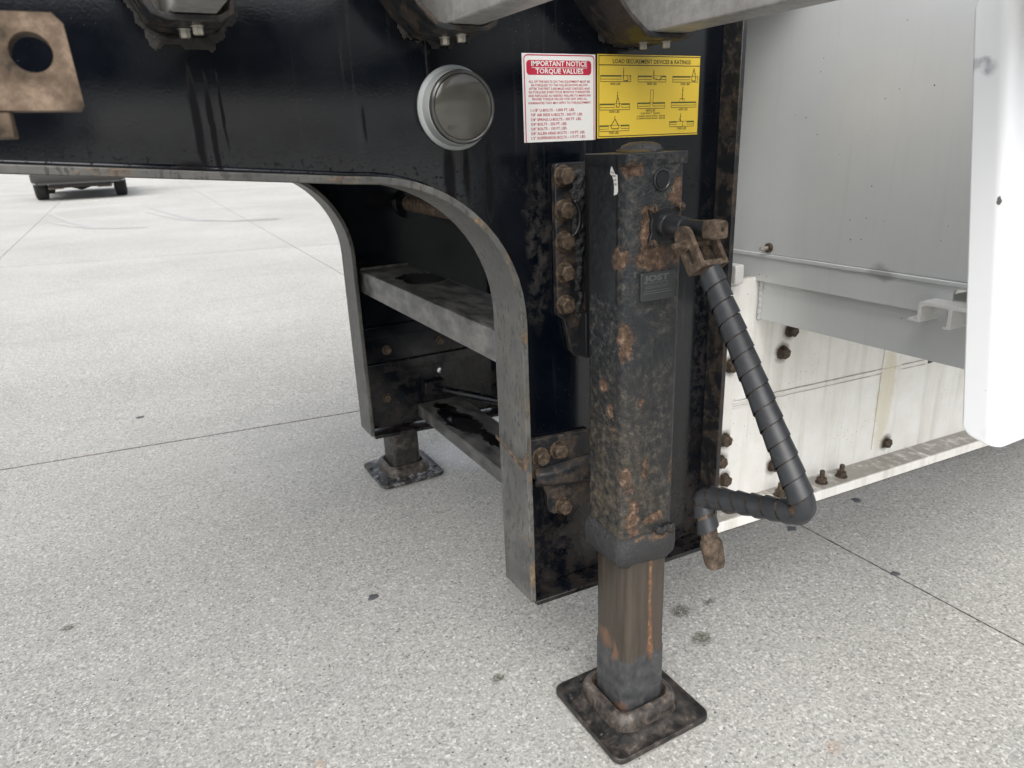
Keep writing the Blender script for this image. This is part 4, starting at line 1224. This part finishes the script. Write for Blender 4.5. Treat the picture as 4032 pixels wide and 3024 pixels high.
# ================================================================== WHITE ALUMINIUM BEAM
wb = thing('white_beam', (1.9, 1.09, 0.2), 'dirty white aluminium beam with rusty bolts and a bottom ledge', 'beam')
def zf(x): return 0.246 - 0.046 * (x - 1.06)
wb_y = 1.090
MB().poly([(1.0505, wb_y, zf(1.05) + .02), (3.4, wb_y, zf(3.4) + .02), (3.4, wb_y, 0.800), (1.0505, wb_y, 0.800), (1.0505, wb_y + .012, zf(1.05) + .02), (3.4, wb_y + .012, zf(3.4) + .02), (3.4, wb_y + .012, 0.800), (1.0505, wb_y + .012, 0.800)],
          [(0, 1, 2, 3), (7, 6, 5, 4), (0, 4, 5, 1), (2, 6, 7, 3), (0, 3, 7, 4), (1, 5, 6, 2)]).build('web', 'wbeam', wb)
mb = MB(); R = []
for x in (1.0515, 1.9, 3.4):
    z0 = zf(x)
    R.append([(x, 1.020, z0), (x, 1.18, z0), (x, 1.18, z0 + .026), (x, 1.020, z0 + .026)])
mb.rings(R); mb.build('bottom_ledge', 'wbeam', wb, bevel=.002)
mb = MB(); R = []
for x in (1.0515, 1.9, 3.4):
    z0 = zf(x)
    R.append([(x, 1.026, z0 - .006), (x, 1.17, z0 - .006), (x, 1.17, z0 - .0005), (x, 1.026, z0 - .0005)])
mb.rings(R); mb.build('wear_strip', 'rust', wb)
MB().box(1.0515, 1.138, wb_y - .007, wb_y - .0005, 0.275, 0.79).build('doubler_plate', 'wbeam', wb, bevel=.0025)
for x, z in BEAM_BOLTS:
    y = wb_y - (.007 if x < 1.14 else 0.0)
    hexbolt((x, y, z), (0, -1, 0), 0.024, 'bolt', 'bolt', wb, rot=z * 30)
for x in (1.115, 1.283, 1.432, 1.507):
    hexbolt((x, 1.052, zf(x) + .0262), (0, 0, 1), 0.022, 'ledge_bolt', 'bolt', wb, shank=0.019, rot=x * 9)
for dz, r in ((0.0, .0035), (-.012, .0022)):
    pts = [(1.142 + i * (0.72) / 40, wb_y - .0008, 0.520 + dz - 0.03 * i / 40 + .0008 * mnoise.noise((i * .7, dz, 1))) for i in range(41)]
    MB().tube(pts, r, 8).build('weld_seam', 'wbeam', wb, smooth=True)
MB().box(1.872, 1.893, wb_y - .0012, wb_y + .001, 0.478, 0.492).build('slot', 'ink', wb)
MB().box(1.672, 1.752, wb_y - .0028, wb_y - .0005, 0.27, 0.62).build('repair_strip', 'wbeam', wb, bevel=.001)
MB().tube([(1.83, wb_y - .001, zf(1.83) + .027), (1.83, 1.021, zf(1.83) + .027), (1.83, 1.0195, zf(1.83) + .002)], .002, 8).build('ledge_weld', 'wbeam', wb, smooth=True)

# ================================================================== GREY BOX
gb = thing('storage_box', (1.7, 0.78, 0.71), 'grey sheet aluminium storage box behind the white panel', 'storage box')
gx = 1.190
MB().box(gx, gx + .004, 0.47, 1.75, 0.8525, 1.361).build('side_sheet', 'grey', gb, bevel=.0008)
MB().box(gx - .005, gx - .0003, 0.47, 1.75, 0.8440, 0.8524).build('hem', 'grey', gb, bevel=.002)
from_curve([[(0.47, 0.793), (1.75, 0.793), (1.75, 0.8438), (0.47, 0.8438)], rrect(0.612, 0.668, 0.798, 0.840, .008, 4)], 0.005, YZ(gx + .0015)).build('lip', 'grey', gb)
MB().box(gx + .012, gx + .017, 0.47, 1.0855, 0.706, 0.80).build('skirt', 'grey', gb, bevel=.0008)
MB().box(gx + .006, 2.494, 0.468, 0.4735, 0.71, 1.3515).build('unseen_front_sheet', 'grey', gb)  # unseen sheet added to shut daylight out and keep the box interior dark
MB().box(gx + .006, 2.5, 0.475, 1.0855, 1.352, 1.361).build('roof', 'grey', gb)
MB().box(2.496, 2.5, 0.475, 1.0855, 0.706, 1.3515).build('end_sheet', 'grey', gb)
MB().box(gx + .02, 2.494, 0.475, 1.0855, 0.845, 0.849).build('floor', 'grey', gb)
pts = [(gx + .012, 1.084 + .001 * mnoise.noise((i * 1.3, 0, 0)), 0.705 + i * .0045) for i in range(20)]
MB().tube(pts, [.005 + .0018 * math.sin(i * 2.1) for i in range(20)], 8).build('weld_bead', 'grey', gb, smooth=True)
bo = MB().lathe([(0.010, 0), (0.0095, 0.005), (0.006, 0.007)], (gx - .0002, 1.060, 0.8655), (-1, 0, 0), 14).build('bolt_washer', 'bolt', gb, smooth=True, angle=40)
MB().lathe([(0.0042, 0), (0.0042, 0.022), (0.003, 0.023)], (gx - .004, 1.060, 0.8655), (-1, 0, 0), 12).build('stud', 'zinc', bo, smooth=True, angle=40)
MB().box(1.098, 1.122, 1.060, 1.0895, 0.798, 0.838).build('corner_block', 'extr', gb, bevel=.003)

# ================================================================== EXTRUDED RAIL THROUGH THE LIP
ex = thing('extruded_rail', (1.7, 0.66, 0.785), 'short aluminium extrusion with an E shaped cut end poking from the grey box', 'rail')
t = 0.0055
prof = [(0.716, 0.784), (0.716, 0.788), (0.6985, 0.7885), (0.6985, 0.816), (0.694, 0.8195), (0.55, 0.8195), (0.55, 0.814), (0.6505, 0.8135), (0.6505, 0.786), (0.664, 0.7845), (0.664, 0.781), (0.6445, 0.781), (0.6445, 0.8135)]
prof = [(0.716, 0.784), (0.716, 0.7885), (0.7, 0.7885), (0.7, 0.8155), (0.697, 0.8195), (0.56, 0.8195), (0.56, 0.814), (0.6435, 0.814), (0.6435, 0.781), (0.6555, 0.781), (0.6555, 0.7845), (0.6495, 0.7855), (0.6495, 0.811), (0.6525, 0.814), (0.690, 0.814), (0.6945, 0.811), (0.6945, 0.784)]
MB().prism(prof, ((1.150, 0, 0), (0, 1, 0), (0, 0, 1), (1, 0, 0)), 0.0, 1.2).build('extrusion', 'extr', ex) if False else None
MB().prism(prof, ((1.150, 0, 0), (0, 1, 0), (0, 0, 1), (1, 0, 0)), 0.0, 1.2).build('extrusion', 'extr', ex, bevel=.0006, seg=1)

# ================================================================== WHITE FAIRING PANEL
wp = thing('white_panel', (1.1, 0.43, 0.72), 'bright white side panel with rounded corner and dark scuff at the right edge', 'panel')
yfar, ynear, rc_ = 0.4725, 0.4375, 0.010
prof_p = [(0.8, yfar - (yfar - ynear - rc_) * i / 14) for i in range(14)] + \
         [(0.8 + rc_ - rc_ * math.cos(RAD(a_)), ynear + rc_ - rc_ * math.sin(RAD(a_))) for a_ in range(0, 91, 10)] + \
         [(0.81 + 0.75 * (i / 16) ** 1.4, ynear) for i in range(1, 17)]
NZp = 30
rC = 0.012
mb = MB()
for i, (x, y) in enumerate(prof_p):
    dx = yfar - y if x < 0.8005 else 1.0
    cut = rC - math.sqrt(max(0, rC * rC - (rC - dx) ** 2)) if dx < rC else 0.0
    z0 = 0.766 - 0.20 * (0.4725 - y) + cut; z1 = 1.2165 - cut
    for k in range(NZp + 1):
        f = k / NZp; f = f * f * (3 - 2 * f)
        z = z0 + (z1 - z0) * f
        mb.v.append(Vector((x + .0012 * math.sin(z * 9), y - (1.205 - z) * 0.135 + .0006 * mnoise.noise((x * 6, z * 6, 1)), z)))
NP_ = len(prof_p)
for i in range(NP_ - 1):
    for k in range(NZp):
        a = i * (NZp + 1) + k
        mb.f.append((a, a + NZp + 1, a + NZp + 2, a + 1))
mb.build('sheet', 'wgloss', wp, smooth=True, solid=0.005)
MB().box(1.215, 1.26, 0.4805, 0.52, 0.86, 1.19).build('mount_channel', 'grey', wp, bevel=.002)
MB().box(1.215, 1.26, 0.44, 0.4803, 0.90, 1.0).build('mount_lug', 'grey', wp, bevel=.002)

# ================================================================== PICKUP FAR BEHIND
cy_, cxx = 20.6, -0.55
car = thing('parked_suv', (cxx, cy_, gz(cy_)), 'grey car far behind, only its rear wheels and underside showing below the beam', 'car')
cz0 = gz(cy_)
def car_wheel(x, y):
    c = Vector((x, y, gz(y) + 0.355))
    wdt = 0.255; s_ = 1 if x > cxx else -1
    prof = [(0.20, -wdt / 2), (0.30, -wdt / 2), (0.34, -wdt / 2 + .02)]
    R = [(0.215, -.12), (0.30, -.128), (0.338, -.112), (0.352, -.09)]
    for g in (-.06, -.02, .02, .06):
        R += [(0.355, g - .012), (0.344, g - .010), (0.344, g + .004), (0.355, g + .006)]
    R += [(0.352, .09), (0.338, .112), (0.30, .128), (0.215, .12)]
    ty = MB().lathe(R, c, (1, 0, 0), 40).build('tyre', 'tyre', car, smooth=True, angle=40)
    MB().lathe([(0.214, -.10), (0.214, .10), (0.19, .115), (0.16, .06), (0.05, .07), (0.04, .09)] if s_ > 0 else [(0.04, -.09), (0.05, -.07), (0.16, -.06), (0.19, -.115), (0.214, -.10), (0.214, .10)], c, (1, 0, 0), 28).build('rim', 'zinc', ty, smooth=True, angle=40)
for x in (cxx - 0.835, cxx + 0.835):
    car_wheel(x, cy_); car_wheel(x, cy_ + 2.85)
# body shell as lofted side sections
secs = []
prof_y = [(-0.95, 0.50, 0.98, 0.80), (-0.90, 0.36, 1.05, 0.90), (-0.55, 0.33, 1.12, 0.95), (0.0, 0.38, 1.12, 0.96), (1.4, 0.30, 1.12, 0.96), (2.8, 0.38, 1.05, 0.95), (3.35, 0.32, 0.98, 0.92), (3.72, 0.36, 0.86, 0.82), (3.78, 0.48, 0.78, 0.72)]
R = []
for dy_, zb_, zt, hw in prof_y:
    R.append([(cxx + x, cy_ + dy_, cz0 + z) for x, z in rrect(-hw, hw, zb_, zt, 0.10, 4)])
MB().rings(R).build('body', 'carpaint', car, smooth=True, angle=45)
R = []
for dy_, zb_, zt, hb, ht in ((-0.86, 1.04, 1.08, .86, .84), (-0.62, 1.05, 1.66, .90, .66), (-0.2, 1.05, 1.76, .91, .68), (1.2, 1.05, 1.76, .91, .68), (1.6, 1.05, 1.68, .90, .66), (2.3, 1.03, 1.08, .86, .80)):
    R.append([(cxx - hb, cy_ + dy_, cz0 + zb_), (cxx + hb, cy_ + dy_, cz0 + zb_), (cxx + ht, cy_ + dy_, cz0 + zt), (cxx - ht, cy_ + dy_, cz0 + zt)])
MB().rings(R).build('cabin', 'carpaint', car, bevel=.05, seg=3)
MB().poly([(cxx - .70, cy_ - .80, cz0 + 1.16), (cxx + .70, cy_ - .80, cz0 + 1.16), (cxx + .58, cy_ - .665, cz0 + 1.58), (cxx - .58, cy_ - .665, cz0 + 1.58)], [(0, 1, 2, 3)]).build('rear_window', 'glass', car)
for s_ in (-1, 1):
    MB().box(cxx + s_ * .78 - .09, cxx + s_ * .78 + .09, cy_ - .97, cy_ - .90, cz0 + .80, cz0 + 1.0).build('tail_light', 'taillight', car, bevel=.02)
MB().rings([[(cxx + x, cy_ + dy_, cz0 + z) for x, z in rrect(-hw, hw, zb_, .62, .05, 3)] for dy_, zb_, hw in ((-1.06, .46, .80), (-1.02, .40, .90), (-.82, .40, .95))]).build('bumper', 'under', car, smooth=True, angle=40)
MB().box(cxx - .62, cxx + .62, cy_ - .80, cy_ + 3.3, cz0 + .27, cz0 + .42).build('underbody', 'under', car, bevel=.03)
MB().tube([(cxx - .72, cy_, cz0 + .34), (cxx - .25, cy_, cz0 + .31), (cxx + .0, cy_, cz0 + .28), (cxx + .25, cy_, cz0 + .31), (cxx + .72, cy_, cz0 + .34)], [.045, .05, .10, .05, .045], 14).build('axle', 'under', car, smooth=True)
for s_ in (-1, 1):
    MB().box(cxx + s_ * .50 - .16, cxx + s_ * .50 + .16, cy_ - .5, cy_ - .35, cz0 + .24, cz0 + .30).build('trailing_arm', 'tan', car, bevel=.02)

# ================================================================== GROUND LITTER AND SKID MARKS
SK = [('long dark tyre skid curving toward the parked car, upper of the pair', [(0.58, 16.9), (0.74, 15.0), (1.11, 12.8), (1.5, 12.0), (2.3, 11.6)]),
      ('long dark tyre skid curving toward the parked car, lower of the pair', [(0.53, 14.9), (0.76, 13.5), (1.08, 12.5), (1.59, 11.8), (2.2, 11.4)]),
      ('tyre skid left of the long pair, upper stroke', [(-1.14, 16.7), (-0.79, 14.7), (-0.45, 13.1), (-0.14, 12.3)]),
      ('tyre skid left of the long pair, lower stroke', [(-0.94, 14.0), (-0.52, 12.9), (-0.17, 12.3), (0.4, 11.9)])]
for lab, P in SK:
    n = 24; cs = []
    for i in range(n + 1):
        f = i / n * (len(P) - 1); k = min(int(f), len(P) - 2); u = f - k
        p0, p1, p2, p3 = P[max(k - 1, 0)], P[k], P[k + 1], P[min(k + 2, len(P) - 1)]
        cs.append(Vector([0.5 * ((2 * p1[q]) + (-p0[q] + p2[q]) * u + (2 * p0[q] - 5 * p1[q] + 4 * p2[q] - p3[q]) * u * u + (-p0[q] + 3 * p1[q] - 3 * p2[q] + p3[q]) * u ** 3) for q in (0, 1)]))
    mb = MB()
    for i, c in enumerate(cs):
        t_ = (cs[min(i + 1, n)] - cs[max(i - 1, 0)]).normalized(); nn = Vector((-t_.y, t_.x))
        hw = 0.055 * math.sin(math.pi * (i + .6) / (n + 1.2)) ** .6
        for s_ in (-1, 1):
            p = c + nn * hw * s_
            mb.v.append(Vector((p.x, p.y, gz(p.y) + .005)))
    mb.f = [(2 * i, 2 * i + 1, 2 * i + 3, 2 * i + 2) for i in range(n)]
    o = mb.build('skid_mark', 'skid')
    o['label'] = lab; o['category'] = 'skid mark'; o['group'] = 'tyre skids on the concrete'
mb = MB()
mb.poly([(1.36, 17.4, gz(17.4) + .006), (1.42, 17.4, gz(17.4) + .006), (1.62, 25, gz(25) + .006), (1.52, 25, gz(25) + .006)], [(0, 1, 2, 3)])
o = mb.build('skid_mark', 'skid'); o['label'] = 'straight dark streak on the concrete right of the parked car'; o['category'] = 'skid mark'; o['group'] = 'tyre skids on the concrete'
GUM = [(-0.066, 3.376, .020, 'black flat chip on concrete just beyond the joint at left'), (0.40, 1.554, .015, 'black flat chip on the open concrete left of the near post'),
       (1.594, 0.927, .013, 'black flat chip on the concrete below the white panel'), (1.855, 1.233, .014, 'black flat chip under the white ledge near the right edge'),
       (1.552, 1.219, .014, 'black flat chip at the end of the joint below the crank handle')]
for x, y, r, lab in GUM:
    n = 11; mb = MB()
    rr = [r * random.uniform(.55, 1.1) for _ in range(n)]
    mb.rings([[(x + q * rr[k] * 1.2 * math.cos(6.283 * k / n), y + q * rr[k] * math.sin(6.283 * k / n), z + gz(y)) for k in range(n)] for q, z in ((1, .0005), (.9, .0028), (.5, .0036))])
    o = mb.build('flat_chip', 'rubberchip', smooth=True)
    o['label'] = lab; o['category'] = 'debris'; o['group'] = 'black chips on the concrete'
